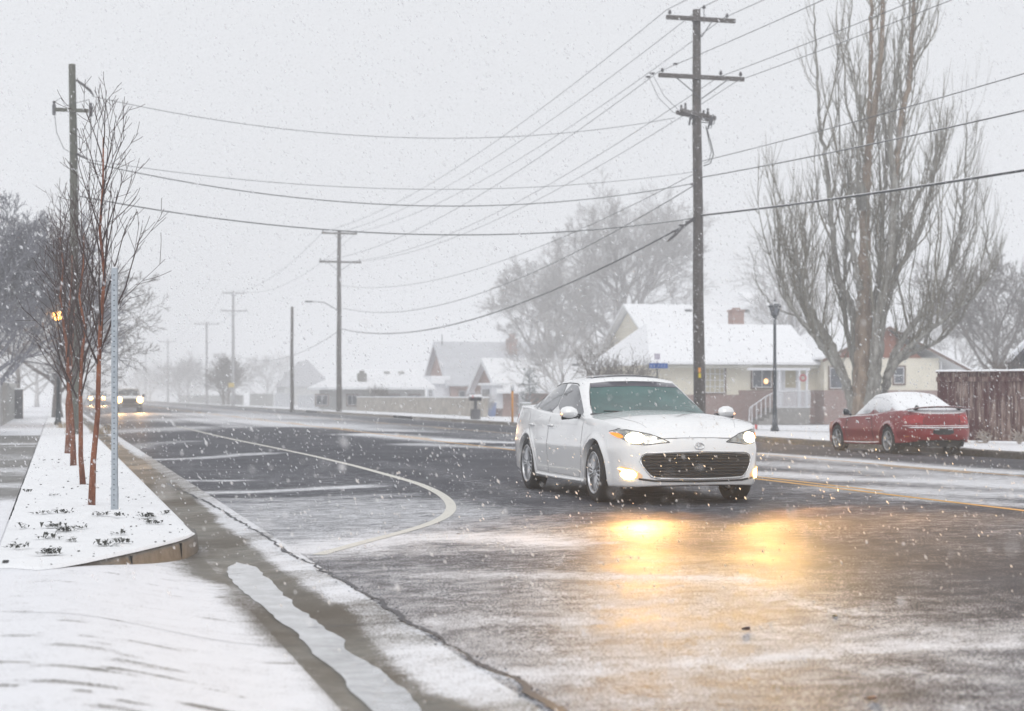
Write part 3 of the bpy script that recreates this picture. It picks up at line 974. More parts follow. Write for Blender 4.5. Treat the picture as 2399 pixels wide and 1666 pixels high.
        # headlamp: housing, bright bowl, amber corner
        hp = [(s * .84, 0.810), (s * .80, 0.840), (s * .66, 0.810), (s * .52, 0.780), (s * .40, 0.730), (s * .34, 0.700), (s * .42, 0.693), (s * .58, 0.675), (s * .72, 0.685), (s * .80, 0.740)]
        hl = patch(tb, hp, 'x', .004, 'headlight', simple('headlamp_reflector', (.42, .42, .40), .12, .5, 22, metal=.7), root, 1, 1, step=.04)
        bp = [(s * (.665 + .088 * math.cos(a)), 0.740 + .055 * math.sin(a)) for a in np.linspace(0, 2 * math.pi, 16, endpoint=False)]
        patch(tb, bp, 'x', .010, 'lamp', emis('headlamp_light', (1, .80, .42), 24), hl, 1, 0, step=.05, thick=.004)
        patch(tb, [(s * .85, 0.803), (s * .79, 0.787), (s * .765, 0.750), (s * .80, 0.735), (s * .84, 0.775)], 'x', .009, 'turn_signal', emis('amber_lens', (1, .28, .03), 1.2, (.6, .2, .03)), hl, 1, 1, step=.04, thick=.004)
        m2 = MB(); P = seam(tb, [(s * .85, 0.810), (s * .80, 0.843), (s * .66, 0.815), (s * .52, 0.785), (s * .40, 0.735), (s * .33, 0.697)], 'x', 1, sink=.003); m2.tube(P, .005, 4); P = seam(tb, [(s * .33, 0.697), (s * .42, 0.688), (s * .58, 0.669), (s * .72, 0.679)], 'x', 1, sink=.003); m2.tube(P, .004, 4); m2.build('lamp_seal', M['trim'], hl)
        # fog lamp in a pocket whose surface glows, imitating light spilled from the lamp
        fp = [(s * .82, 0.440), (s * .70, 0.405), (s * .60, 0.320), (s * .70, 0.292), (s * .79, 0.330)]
        fg = patch(tb, fp, 'x', .004, 'fog_light', emis('fog_pocket_glow', (1, .50, .16), .55, (.35, .3, .25)), root, 1, 1, step=.05)
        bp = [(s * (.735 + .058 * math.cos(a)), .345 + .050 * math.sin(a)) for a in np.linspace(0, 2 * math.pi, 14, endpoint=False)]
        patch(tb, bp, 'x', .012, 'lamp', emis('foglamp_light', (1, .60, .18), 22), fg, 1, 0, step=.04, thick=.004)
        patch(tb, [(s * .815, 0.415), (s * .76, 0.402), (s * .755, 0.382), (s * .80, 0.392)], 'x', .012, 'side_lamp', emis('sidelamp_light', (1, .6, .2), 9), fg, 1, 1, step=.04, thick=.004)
        # tail lamp
        patch(tb, [(-2.05, .96), (-2.22, .98), (-2.32, .93), (-2.30, .86), (-2.15, .86)], 'y', .004, 'tail_light', simple('red_lens', (.35, .02, .02), .15), root, s, 1)
    # grille: dark opening, bars, chrome surround
    gr = [(-.53, .330), (-.595, .41), (-.635, .495), (-.615, .55), (-.56, .572), (0, .585), (.56, .572), (.615, .55), (.635, .495), (.595, .41), (.53, .330), (.48, .318), (0, .306), (-.48, .318)]
    go = patch(tb, gr, 'x', .004, 'grille', simple('grille_black', (.008, .008, .01), .5), root, 1, 1, step=.05)
    for k, z in enumerate(np.linspace(.345, .55, 7)):
        hw = float(np.interp(z, [.32, .36, .42, .50, .55, .58], [.50, .535, .58, .61, .59, .5]))
        P = seam(tb, [(-hw, z), (0, z + .004), (hw, z)], 'x', 1, sink=.012)
        b_ = MB(); b_.tube(P, .0065, 4); b_.build('grille_bar', simple('grille_bar_grey', (.05, .05, .055), .35, metal=.3) if k == 0 else bpy.data.materials['grille_bar_grey'], go)
    P = seam(tb, [(-.48, .306), (-.54, .322), (-.605, .41), (-.648, .495), (-.625, .56), (-.565, .584), (0, .597), (.565, .584), (.625, .56), (.648, .495), (.605, .41), (.54, .322), (.48, .306), (0, .294), (-.48, .306)], 'x', 1, sink=.006)
    b_ = MB(); b_.tube(P, .007, 6); b_.build('grille_surround', M['chrome'], go, True)
    P = seam(tb, [(-.66, .300), (-.5, .280), (0, .272), (.5, .280), (.66, .300)], 'x', 1, sink=.004)
    b_ = MB(); b_.tube(P, .011, 6); b_.build('lower_intake', M['trim'], root, True)
    # bonnet gap
    P = seam(tb, [(-.40, .735), (-.2, .742), (0, .744), (.2, .742), (.40, .735)], 'x', 1, sink=.001)
    b_ = MB(); b_.tube(P, .006, 4)
    for s in (1, -1):
        b_.tube(seam(tb, [(2.2, s * .52), (1.9, s * .62), (1.4, s * .70), (.95, s * .74)], 'z', 1), .002, 4)
    b_.build('bonnet_gap', M['seam'], root)
    em = MB(); P = seam(tb, [(0.055 * math.cos(a), .655 + .035 * math.sin(a)) for a in np.linspace(0, 2 * math.pi, 18)], 'x', 1, sink=.006); em.tube(P, .006, 5)
    P = seam(tb, [(0.03 * math.cos(a), .667 + .014 * math.sin(a)) for a in np.linspace(0, 2 * math.pi, 14)], 'x', 1, sink=.006); em.tube(P, .004, 4)
    P = seam(tb, [(0.014 * math.cos(a), .655 + .034 * math.sin(a)) for a in np.linspace(0, 2 * math.pi, 14)], 'x', 1, sink=.006); em.tube(P, .004, 4)
    em.build('badge', M['chrome'], root, True)
    u = MB(); u.bbox(-2.2, 2.1, -.66, .66, .20, .55); u.bbox(-1.0, 1.1, -.84, .84, .20, .4)
    u.tube([(-1.32, -.7, .33), (-1.32, .7, .33)], .05, 8)
    u.build('underside', M['dark'], root)
    for xa in c['axles']:
        for s in (1, -1):
            make_wheel(.335, .235, .215, 10, WM, root, (xa, s * .80, .335), s, spoke_w=.022)
            mf = MB(); mf.tube([(xa - .50, s * .78, .2), (xa - .48, s * .78, .10)], [.05, .04], 4)
    # light from the lamps: (height, side, share, colour, cone, tilt, yaw outwards, stretch)
    for s in (1, -1):
        for z, y, e, col, size, tilt, yaw, st in ((.740, .665, 6.5, (1, .62, .22), .27, 2.5, 4, 7), (.740, .665, 3.2, (1, .56, .16), .46, 10, 12, 5), (.740, .665, .85, (1, .47, .13), .95, 22, 20, 2.4),
                                              (.345, .735, 3.2, (1, .50, .15), .30, 2.5, 14, 5), (.345, .735, .5, (1, .45, .12), .5, 9, 20, 4), (.345, .735, .11, (1, .42, .10), 1.2, 22, 25, 1.6)):
            l = bpy.data.lights.new('headlight_beam', 'SPOT'); l.energy = HEAD_POWER * e; l.color = col
            l.energy *= .8 if s < 0 else 1.5
            l.spot_size = size; l.spot_blend = 1.0; l.shadow_soft_size = .06
            o = bpy.data.objects.new('headlight_beam', l); C.objects.link(o); o.parent = root
            o.location = (2.58 if z < .5 else 2.47, s * y, z)
            yw_ = yaw if s < 0 else -yaw * .25 if size < .3 or size == .40 else yaw
            o.rotation_euler = (Matrix.Rotation(math.radians(yw_) * (s if yw_ > 0 else 1), 4, 'Z') @ Matrix.Rotation(math.radians(-90 + tilt), 4, 'Y')).to_euler(); o.scale = (1, st, 1)
    return root
HEAD_POWER = 165
# ---- the parked red coupe dusted with snow
def red_coupe():
    root = thing('parked_car', 'dark red coupe with a rear spoiler, dusted with snow and parked at the far kerb', 'car')
    c = dict(
        plan=[(2.28, 0), (2.26, .30), (2.16, .58), (1.98, .76), (1.6, .84), (1.2, .865), (.6, .87), (-.4, .872), (-1.2, .882), (-1.7, .865), (-2.05, .80), (-2.24, .64), (-2.31, .35), (-2.33, 0)],
        axles=(1.32, -1.30), wheel_r=.32, arch_r=.37,
        low=pchip([-2.35, -2.2, -1.7, -.9, 0, .9, 1.7, 2.3], [.36, .31, .27, .22, .21, .20, .21, .24]),
        sh=pchip([-2.35, -2.2, -1.9, -1.2, -.4, .5, 1.0, 1.5, 1.9, 2.15, 2.3], [.93, .985, 1.02, .97, .90, .86, .82, .76, .69, .62, .55]),
        crown=pchip([-2.35, -2.2, -1.8, 0, .9, 1.5, 2.0, 2.3], [.0, .02, .045, .05, .075, .07, .05, .0]),
        pf=pchip([.2, .3, .4, .5, .6, .7, .9], [.05, .0, .0, .03, .08, .18, .35]),
        pr=pchip([.2, .35, .5, .62, .66, .80, .95, 1.02], [.14, .03, .0, .0, .05, .06, .09, .12]),
        ps=pchip([.2, .3, .36, .55, .68, .8, .92, 1.02], [.05, .02, .022, .0, .012, .03, .055, .085]),
        gx=((.98, .0), (-2.10, -1.05)), gw=(.755, .56), bulge=.05,
        roof=pchip([-2.0, -1.5, -1.0, -.5, 0, .3], [1.13, 1.275, 1.345, 1.365, 1.335, 1.28]), rcrown=.062)
    pt = simple('red_car_paint', (.25, .004, .007), .35, .12, 2, coat=.35, snow=(.26, .64))
    me, tb = weld(lower_body(c)); me_obj(me, 'body', pt, root)
    roofm = simple('red_roof_paint', (.20, .012, .014), .3, .12, 2, snow=(.16, .44))
    me2, tg = weld(greenhouse(c)); me_obj(me2, 'cabin', roofm, root)
    gs = simple('snowed_side_glass', (.20, .21, .23), .25, .3, 4, snow=(-.02, .26))
    rg = simple('snowed_rear_glass', (.2, .2, .22), .3, snow=(.0, .2))
    patch(tg, [(-.60, 1.00), (.60, 1.00), (.47, 1.28), (-.47, 1.28)], 'x', .006, 'rear_window', rg, root, -1, 1)
    patch(tg, [(-.62, .90), (.62, .90), (.49, 1.25), (-.49, 1.25)], 'x', .006, 'windscreen', rg, root, 1, 1)
    for s in (1, -1):
        patch(tg, [(.72, .90), (.30, 1.12), (.0, 1.245), (-.35, 1.285), (-.42, .93), (.5, .89)], 'y', .006, 'side_window', gs, root, s, 1)
        patch(tg, [(-.47, .935), (-.41, 1.285), (-.75, 1.265), (-1.02, 1.19), (-1.25, 1.05), (-1.20, .985)], 'y', .006, 'quarter_window', gs, root, s, 1)
        mb = MB(); P = seam(tg, [(.80, .88), (.32, 1.14), (.0, 1.265), (-.35, 1.302), (-.75, 1.28), (-1.05, 1.20), (-1.30, 1.06)], 'y', s); mb.tube(P, .007, 5)
        P = seam(tg, [(-.445, .93), (-.38, 1.285)], 'y', s); mb.tube(P, .006, 5)
        mb.build('window_trim', bpy.data.materials['snowed_side_glass'], root, True)
        mb = MB()
        for pl in ([(.80, .82), (.85, .55), (.78, .27)], [(-.45, .88), (-.55, .6), (-.60, .29)], [(.78, .262), (-.60, .285)]):
            P = seam(tb, pl, 'y', s); mb.tube(P, .006, 4)
        mb.build('door_gap', M['trim'], root)
        P = seam(tb, [(-.42, .80), (-.30, .805), (-.22, .80)], 'y', s, sink=.014); h = MB(); h.tube(P, .018, 8); h.build('door_handle', pt, root, True)
        P = seam(tb, [(.92, .235), (0, .24), (-.85, .265)], 'y', s, sink=.008); h = MB(); h.tube(P, .028, 8); h.build('sill_strip', pt, root, True)
        mo = MB()
        prof = [(.66, .84, .93, .01, .02), (.66, .87, .94, .05, .05), (.655, .93, .955, .075, .08), (.65, .99, .96, .07, .08), (.65, 1.02, .96, .02, .03)]
        A = [[(x + rx * math.cos(a), s * y, z + rz * math.sin(a)) for a in np.linspace(0, 2 * math.pi, 15)] for x, y, z, rx, rz in prof]
        mo.grid(np.array(A)); mo.tube([(.66, s * .80, .88), (.66, s * .90, .92)], .03, 6); mo.build('wing_mirror', simple('mirror_black', (.03, .04, .05), .3, snow=(.75, 1.0)) if s == 1 else bpy.data.materials['mirror_black'], root, True)
        tl = patch(tb, [(-1.93, .90), (-2.30, .90), (-2.30, .72), (-2.06, .72), (-1.90, .80)], 'y', .005, 'tail_light', simple('tail_lens', (.42, .03, .035), .12, snow=(.55, .9)), root, s, 1)
        patch(tb, [(s * .76, .90), (s * .46, .92), (s * .46, .74), (s * .72, .73)], 'x', .006, 'lens', bpy.data.materials['tail_lens'], tl, -1, 1)
        patch(tb, [(s * .80, .42), (s * .70, .42), (s * .70, .45), (s * .80, .45)], 'x', .005, 'reflector', simple('amber_reflector', (.5, .15, .05), .2), root, -1, 0)
    # rear: bootlid gaps, black number plate recess, bumper ledge of snow
    mb = MB()
    for pl in ([(-.46, .95), (-.455, .70), (-.3, .645), (0, .64), (.3, .645), (.455, .70), (.46, .95)], [(-.80, .62), (-.4, .612), (.4, .612), (.80, .62)]):
        P = seam(tb, pl, 'x', -1); mb.tube(P, .006, 4)
    mb.build('boot_gap', M['trim'], root)
    P = seam(tb, [(-.82, .655), (-.4, .655), (.4, .655), (.82, .655)], 'x', -1, sink=.0)
    mb = MB(); mb.tube(P, .022, 6); mb.build('bumper_ledge', pt, root, True)
    pl_ = patch(tb, [(-.26, .47), (.26, .47), (.26, .60), (-.26, .60)], 'x', .004, 'plate_recess', M['trim'], root, -1, 1)
    for y0 in (-.17, .17):
        patch(tb, [(y0 - .06, .575), (y0 + .06, .575), (y0 + .06, .60), (y0 - .06, .60)], 'x', .012, 'plate_lamp', simple('plate_lamp_grey', (.45, .46, .48), .4) if y0 < 0 else bpy.data.materials['plate_lamp_grey'], pl_, -1, 0, thick=.006)
    patch(tb, [(-.58, .36), (.58, .36), (.66, .27), (-.66, .27)], 'x', .006, 'lower_valance', M['trim'], root, -1, 0)
    # spoiler on two legs
    sp = MB(); n = 24; A = []
    for k in range(n + 1):
        y = -.80 + 1.6 * k / n; q = abs(y) / .8
        x0 = -2.10 - .12 * (1 - q * q); z = 1.085 - .06 * q ** 2.5 ; ch = .23 * (1 - .35 * q ** 3); th = .022 * (1 - .6 * q ** 4)
        ch *= .85; A.append([(x0 + ch / 2 * math.cos(a), y, z + .015 * math.cos(a) * -1 + th * math.sin(a)) for a in np.linspace(0, 2 * math.pi, 17)])
    sp.grid(np.array(A)); so = sp.build('spoiler', simple('spoiler_paint', (.15, .012, .014), .25, coat=.8, snow=(.55, .9)), root, True)
    for s in (1, -1):
        lg = MB(); lg.tube([(-2.08, s * .52, 1.10), (-2.02, s * .54, 1.02), (-2.0, s * .54, .98)], [.045, .05, .06], 8)
        lg.build('spoiler_leg', M['trim'], so, True)
    tp = patch(tb, [(-2.14, -.5), (-1.85, -.5), (-1.85, .5), (-2.14, .5)], 'z', .012, 'snow_cover', M['snow_roof'], root, 1, 1, step=.1)
    u = MB(); u.bbox(-2.1, 1.95, -.62, .62, .20, .52); u.bbox(-.9, .9, -.80, .80, .215, .4)
    u.tube([(-1.3, -.68, .31), (-1.3, .68, .31)], .05, 8); u.tube([(-1.7, -.45, .26), (-2.28, -.5, .27)], .045, 8); u.box((-1.98, -.1, .30), (.5, .9, .2))
    u.build('underside', M['dark'], root)
    rim = simple('snowy_alloy', (.45, .46, .48), .4, .1, 10, metal=.5)
    for xa in c['axles']:
        for s in (1, -1): make_wheel(.32, .215, .205, 5, WM, root, (xa, s * .765, .32), s, rim, .042, False)
    return root

# ---- the vehicles far down the road
def suv():
    root = thing('car', 'tall dark four-wheel-drive far down the road, coming on with its headlights glowing', 'car', group='cars far down the road')
    c = dict(
        plan=[(2.30, 0), (2.29, .5), (2.22, .80), (2.0, .90), (1.4, .93), (0, .935), (-1.6, .93), (-2.2, .90), (-2.4, .75), (-2.43, 0)],
        axles=(1.40, -1.40), wheel_r=.39, arch_r=.45,
        low=pchip([-2.4, -1.6, 0, 1.6, 2.3], [.45, .40, .38, .38, .40]),
        sh=pchip([-2.4, -1.6, .9, 1.3, 2.0, 2.3], [1.12, 1.13, 1.14, 1.13, 1.06, 1.0]),
        crown=pchip([-2.4, 0, 1.5, 2.3], [.0, .04, .05, .02]),
        pf=pchip([.3, .5, .8, 1.0], [.03, 0, .03, .08]), pr=pchip([.3, .5, .8, 1.1], [.03, 0, .03, .06]),
        ps=pchip([.3, .5, .8, 1.0, 1.15], [.03, .01, 0, .02, .05]),
        gx=((1.0, .45), (-2.38, -2.15)), gw=(.86, .74), bulge=.01,
        roof=pchip([-2.4, -1, 0, .5], [1.70, 1.74, 1.74, 1.71]), rcrown=.05)
    pt = simple('dark_suv_paint', (.26, .24, .22), .35, .1, 3, coat=.5, snow=(.6, 1.0))
    me, tb = weld(lower_body(c)); me_obj(me, 'body', pt, root)
    me2, tg = weld(greenhouse(c)); me_obj(me2, 'cabin', pt, root)
    gl = glassmat('far_glass', (.03, .035, .04))
    patch(tg, [(-.76, 1.17), (.76, 1.17), (.68, 1.64), (-.68, 1.64)], 'x', .006, 'windscreen', gl, root, 1, 1)
    for s in (1, -1):
        patch(tg, [(.6, 1.2), (.35, 1.62), (-2.0, 1.62), (-2.1, 1.2)], 'y', .006, 'side_window', gl, root, s, 1)
        hp = [(s * .86, .82), (s * .62, .80), (s * .62, .98), (s * .84, .98)]
        h = patch(tb, hp, 'x', .006, 'headlight', simple('far_reflector', (.5, .5, .48), .2, metal=.5), root, 1, 1)
        bp = [(s * .74 + .23 * math.cos(a), .89 + .21 * math.sin(a)) for a in np.linspace(0, 2 * math.pi, 14, endpoint=False)]
        patch(tb, bp, 'x', .02, 'lamp', emis('far_headlamp_halo', (1, .50, .13), 14), h, 1, 0, thick=.01)  # glowing disc wider than its lens, standing in for the lamp's halo
        l = bpy.data.lights.new('far_beam', 'SPOT'); l.energy = 4500; l.color = (1, .55, .2); l.spot_size = .5; l.spot_blend = 1; l.shadow_soft_size = .1
        o = bpy.data.objects.new('far_beam', l); C.objects.link(o); o.parent = root; o.location = (2.45, s * .74, .89); o.rotation_euler = (0, math.radians(-88), 0)
    patch(tb, [(-.56, .62), (.56, .62), (.56, .98), (-.56, .98)], 'x', .006, 'grille', M['trim'], root, 1, 1)
    patch(tb, [(-.85, .46), (.85, .46), (.85, .58), (-.85, .58)], 'x', .01, 'bumper', M['trim'], root, 1, 1)
    for s in (1, -1):
        mo = MB(); mo.box((.75, s * 1.04, 1.2), (.12, .18, .2)); mo.build('wing_mirror', M['trim'], root)
    for s in (1, -1):
        rk = MB(); rk.tube([(.3, s * .6, 1.80), (-1.9, s * .6, 1.80)], .02, 5)
        rk.build('roof_rail', M['trim'], root)
    u = MB(); u.bbox(-2.2, 2.1, -.7, .7, .35, .8); u.build('underside', M['dark'], root)
    for xa in c['axles']:
        for s in (1, -1): make_wheel(.39, .23, .24, 6, WM, root, (xa, s * .80, .39), s, spoke_w=.04, twin=False)
    return root

if not globals().get('SKIP_CARS'):
    car = white_car(); car.location = (6.78, 19.9, -.005); car.rotation_euler = (0, 0, -math.pi / 2)
    coupe = red_coupe(); coupe.location = (19.72, 37.7, -.19); coupe.rotation_euler = (0, 0, math.pi / 2); coupe.scale = (1.02, 1.02, 1.04)
    s1 = suv(); s1.location = (5.1, 126.8, 0); s1.rotation_euler = (0, 0, -math.pi / 2)
    s2 = dup(s1, (4.9, 216, 0), -math.pi / 2, 'faint car farthest down the road, only its lights showing through the snow')
# ------------------------------------------------------------------ poles, wires, posts, lamps, signs
def wood(name, a, b_, sn):
    m, t, b = newmat(name)
    p = world_pos(t)
    grain = noise(t, 14, 5, .7, vec=mapped(t, p, (1, 1, .12)))
    col = mixc(t, ramp(t, grain, .3, .7), a, b_)
    sp = noise(t, 22, 4, .8, vec=p)
    k = ramp(t, sp, sn, sn + .08)
    col = mixc(t, k, col, (.62, .63, .66))
    t.links.new(col, b.inputs['Base Color']); b.inputs['Roughness'].default_value = .85
    bump(t, b, grain, .5, .02)
    return m
M['pole'] = wood('pole_wood', (.050, .042, .038), (.115, .10, .092), .60)
M['pole_green'] = wood('pole_wood_green', (.06, .062, .048), (.125, .125, .10), .62)
M['iron'] = simple('grey_iron', (.10, .10, .11), .6, .3, 20, snow=(.75, 1.0))
M['insul'] = simple('insulator', (.07, .065, .07), .3)
M['wire'] = simple('wire_black', (.045, .05, .055), .6, snow=(.70, 1.0))
M['cable'] = simple('frosted_cable', (.05, .055, .06), .7, .3, 30, snow=(.5, .9))

def crossarm(parent, z, x0, x1, ins, drop=.7, brace=.75):
    mb = MB(); mb.box(((x0 + x1) / 2, -.16, z), (x1 - x0, .11, .14)); a = mb.build('crossarm', M['pole'], parent)
    for s in (-1, 1):
        m2 = MB(); m2.tube([(s * brace, -.22, z - .06), (0, -.19, z - drop)], .02, 5); m2.build('brace', M['iron'], a)
    for x in ins:
        m2 = MB(); m2.tube([(x, -.16, z + .05), (x, -.16, z + .13)], .012, 5)
        m2.lathe([(.0, z + .11), (.05, z + .12), (.07, z + .15), (.045, z + .18), (.055, z + .21), (.03, z + .25), (0, z + .26)], 10, 'Z', (x, -.16, 0))
        m2.build('insulator', M['insul'], a)
    return a

def utility_pole(label, X, Y, H, r0, r1, arms, green=False, steps_=True, group=None, lean=0):
    z0 = G(X)
    root = thing('utility_pole', label, 'utility pole', (X, Y, z0), 0, group)
    mb = MB(); zs = np.linspace(-.1, H, 14)
    mb.tube([(lean * z / H + .012 * math.sin(z), 0, z) for z in zs], [r0 + (r1 - r0) * z / H for z in zs], 18)
    mb.build('shaft', M['pole_green'] if green else M['pole'], root, True)
    for a in arms: crossarm(root, *a)
    return root, z0

ROADPOLES = 'wooden utility poles along the far side of the road'
BX, BY = 21.5, 55.3
p1, zb = utility_pole('tall dark wooden utility pole beside the street lamp, with three crossarms', BX, BY, 14.6, .215, .135,
                      [(14.25 - .0, -1.27, 1.25, (-1.15, .95), .62, .38), (12.25, -1.55, 1.58, (-1.42, .72, 1.46), .75, .95)], lean=-.12)
bz = lambda yd: CAM_H + (HZ - yd) / FPX * 58.9        # height on this pole of a pixel row
# top pin, slanted equipment arm, cutouts, taps and tags
mb = MB(); z = bz(20) - zb
mb.tube([(.12, -.12, z - .5), (.12, -.12, z + .02)], .014, 5); mb.lathe([(0, z), (.055, z + .01), (.07, z + .04), (.045, z + .07), (.055, z + .10), (0, z + .15)], 10, 'Z', (.12, -.12, 0)); mb.build('insulator', M['insul'], p1)
zz = bz(258) - zb
for dy, nm in ((-.20, 'crossarm'), (.20, 'crossarm')):
    mb = MB(); mb.box((-.12, dy, zz), (.11, 2.1, .13), -.95 if dy < 0 else -.95, math.radians(0)); a = mb.build(nm, M['pole'], p1)
    for k in (-.8, .6):
        q = MB(); x_, y_ = -.12 + k * math.sin(.95), dy + k * math.cos(.95)
        q.lathe([(0, zz + .06), (.04, zz + .08), (.055, zz + .14), (.035, zz + .2), (.05, zz + .26), (0, zz + .3)], 8, 'Z', (x_, y_, 0)); q.build('insulator', M['insul'], a)
for dx, dz_ in ((-.42, -.15), (.28, -.25), (.38, -.12)):
    mb = MB(); mb.tube([(dx, -.1, zz + dz_ - .22), (dx + .07, -.12, zz + dz_ + .15)], .035, 8); mb.tube([(dx + .1, -.1, zz + dz_ - .2), (dx + .18, -.12, zz + dz_ + .1)], .015, 6); mb.tube([(dx, -.1, zz + dz_), (0, 0, zz + dz_ + .02)], .02, 5); mb.build('cutout_switch', M['iron'], p1)
mb = MB(); mb.tube([(.2, -.1, bz(282) - zb), (.36, -.1, bz(315) - zb), (.48, -.1, bz(345) - zb), (.36, -.1, bz(366) - zb), (.12, -.1, bz(372) - zb)], .02, 6); mb.build('drop_lead', M['wire'], p1, True)
mb = MB(); mb.tube([(.2, -.1, bz(284) - zb), (.32, -.08, bz(318) - zb), (.40, -.1, bz(338) - zb), (.3, -.1, bz(362) - zb), (.12, -.1, bz(366) - zb)], .014, 6); mb.build('drop_lead', M['wire'], p1, True)
M['tag_o'] = simple('orange_tag', (.75, .30, .03), .5); M['tag_y'] = simple('yellow_tag', (.75, .60, .03), .5)
mb = MB(); mb.box((-.09, -.225, bz(831) - zb), (.09, .012, .17)); mb.build('tag', M['tag_o'], p1)
mb = MB(); mb.box((-.08, -.225, bz(843) - zb), (.09, .012, .15)); mb.build('tag', M['tag_y'], p1)
for yd in (470, 610, 740): 
    mb = MB(); mb.box((-.20, 0, bz(yd) - zb), (.10, .03, .03)); mb.build('step_bolt', M['iron'], p1)
mb = MB(); mb.tube([(-.215, -.05, .1), (-.205, -.05, 7.5)], .018, 5); mb.build('cable_conduit', M['iron'], p1)

p2, _ = utility_pole('second utility pole along the far kerb, with two crossarms and a street light arm', 21.5, 132.9, 14.25, .22, .14,
                     [(14.0, -1.4, 1.4, (-1.3, 0, 1.3), .6, .4), (11.75, -1.6, 1.75, (-1.5, 1.6), .75, .95)], group=ROADPOLES)
mb = MB(); mb.tube([(0, -.1, 7.9), (-1.2, -.3, 8.55), (-2.2, -.4, 8.62)], .035, 6); mb.box((-2.45, -.42, 8.6), (.55, .22, .12)); mb.build('street_light_arm', M['iron'], p2)
p3, _ = utility_pole('third utility pole along the far kerb, pale in the snowfall', 21.5, 215.5, 14.4, .22, .14,
                     [(14.1, -1.4, 1.4, (-1.3, 0, 1.3), .6, .4), (11.9, -1.6, 1.75, (-1.5, 1.6), .75, .95)], group=ROADPOLES)
mb = MB(); mb.box((-.25, -.2, 2.6), (.75, .03, .55)); mb.build('road_sign', simple('yellow_sign', (.6, .45, .1), .5), p3)
p4, _ = utility_pole('fourth utility pole along the far kerb, faint, with one long crossarm', 22.5, 266, 12.6, .22, .15, [(12.3, -1.9, 1.9, (-1.7, 1.7), .6, .4)], group=ROADPOLES)
p5, _ = utility_pole('fifth utility pole along the far kerb, very faint, with one short crossarm', 22.0, 352, 12.9, .22, .14, [(12.2, -1.4, 1.6, (-1.3, 1.3), .6, .4)], group=ROADPOLES)
p6, _ = utility_pole('sixth and faintest utility pole, barely showing at the road end', 22.0, 440, 12.6, .22, .14, [(12.0, -1.3, 1.4, (-1.1, 1.1), .6, .4)], group=ROADPOLES)
q = at(655, 925, 139)
p7, _ = utility_pole('short plain service pole without crossarms between the taller poles', q.x, q.y, 8.6, .16, .11, [], group=ROADPOLES)
LX, LY = .58, 51.6
pl, zl_ = utility_pole('greenish wooden utility pole rising behind the red-barked saplings', LX, LY, 10.85, .155, .10, [], True, lean=-.10)
lz = lambda yd: CAM_H + (HZ - yd) / FPX * 50.0 - zl_
mb = MB(); mb.box((-.12, -.12, lz(249)), (.95, .09, .10)); a = mb.build('crossarm', M['pole_green'], pl)
for x in (-.62, .42):
    q = MB(); q.lathe([(.0, lz(262)), (.05, lz(261)), (.055, lz(240)), (.03, lz(236)), (.05, lz(232)), (0, lz(229))], 10, 'Z', (x, -.12, 0)); q.build('cutout_switch', M['iron'], a)
mb = MB(); mb.tube([(0, -.06, lz(180)), (.24, -.08, lz(192)), (.40, -.1, lz(203)), (.5, -.1, lz(214))], [.03, .045, .04, .02], 8); mb.build('strain_insulator', M['insul'], pl, True)
mb = MB(); mb.tube([(0, -.06, lz(345)), (.2, -.08, lz(352)), (.34, -.1, lz(357))], [.03, .04, .02], 8); mb.build('strain_insulator', M['insul'], pl, True)
for P in ([(-.6, -.12, lz(262)), (-.55, -.14, lz(300)), (-.35, -.12, lz(335)), (0, -.1, lz(352))], [(.42, -.12, lz(262)), (.43, -.14, lz(300)), (.32, -.12, lz(335)), (0, -.1, lz(348))],
          [(-.6, -.12, lz(232)), (-.42, -.14, lz(222)), (-.3, -.12, lz(240)), (0, -.1, lz(232)), (.35, -.12, lz(224))]):
    mb = MB(); mb.tube(P, .010, 5); mb.build('jumper_lead', M['wire'], pl, True)

WG1, WG2 = 'power lines running along the road', 'cables crossing over the road'
def wire(A, B, sag, r, label, group, mat='wire', n=26):
    A, B = Vector(A), Vector(B)
    pts = []
    for i in range(n + 1):
        k = i / n; p = A.lerp(B, k); p.z -= 4 * sag * k * (1 - k); pts.append(p)
    mb = MB(); mb.tube(pts, r, 5, False)
    o = mb.build('power_line', M[mat], None, True, fix=False)
    return tag(o, label, 'wire', group)
# heights of the attachments on the big pole
def sp(yd, X=BX, off=(0, 0)): return (X + off[0], BY + off[1], bz(yd))
NEAR_Y = -24.0
ORD = ['first', 'second', 'third', 'fourth', 'fifth']
tops = [(-1.15, 28), (.12, 18), (.95, 38)]
for i, (dx, yd) in enumerate(tops):
    wire((BX + dx - .12, BY - .16, bz(yd)), (21.5 + (-1.3, 0, 1.3)[i], 132.8, 14.25 - .22), 1.2, .012, 'thin line from top crossarm of the dark pole to the second pole, %s from left' % ORD[i], WG1)
    wire((BX + dx - .12, BY - .16, bz(yd)), (21.5 + (-1.3, 0, 1.3)[i], NEAR_Y, 14.6), .9, .012, 'line leaving the top crossarm of the dark pole past the photo top, %s from left' % ORD[i], WG1)
lows = [(-1.42, 166), (.72, 173), (1.46, 178)]
for i, (dx, yd) in enumerate(lows):
    wire((BX + dx - .12, BY - .16, bz(yd)), (21.5 + (-1.5, 1.0, 1.6)[i], 132.8, 11.75), 1.3, .012, 'thin line from lower crossarm of the dark pole to the second pole, %s from left' % ORD[i], WG1)
    wire((BX + dx - .12, BY - .16, bz(yd)), (21.5 + (-1.5, .8, 1.6)[i], NEAR_Y, 12.6), .9, .012, 'line leaving the lower crossarm of the dark pole over the poplar, %s from left' % ORD[i], WG1)
tr_ = lambda yd2, Y=132.8: CAM_H + (HZ - yd2) / FPX * 134
wire(sp(383), (21.5, 132.8, tr_(640)), 1.5, .012, 'slack thin wire low on the dark pole back to the second pole', WG1)
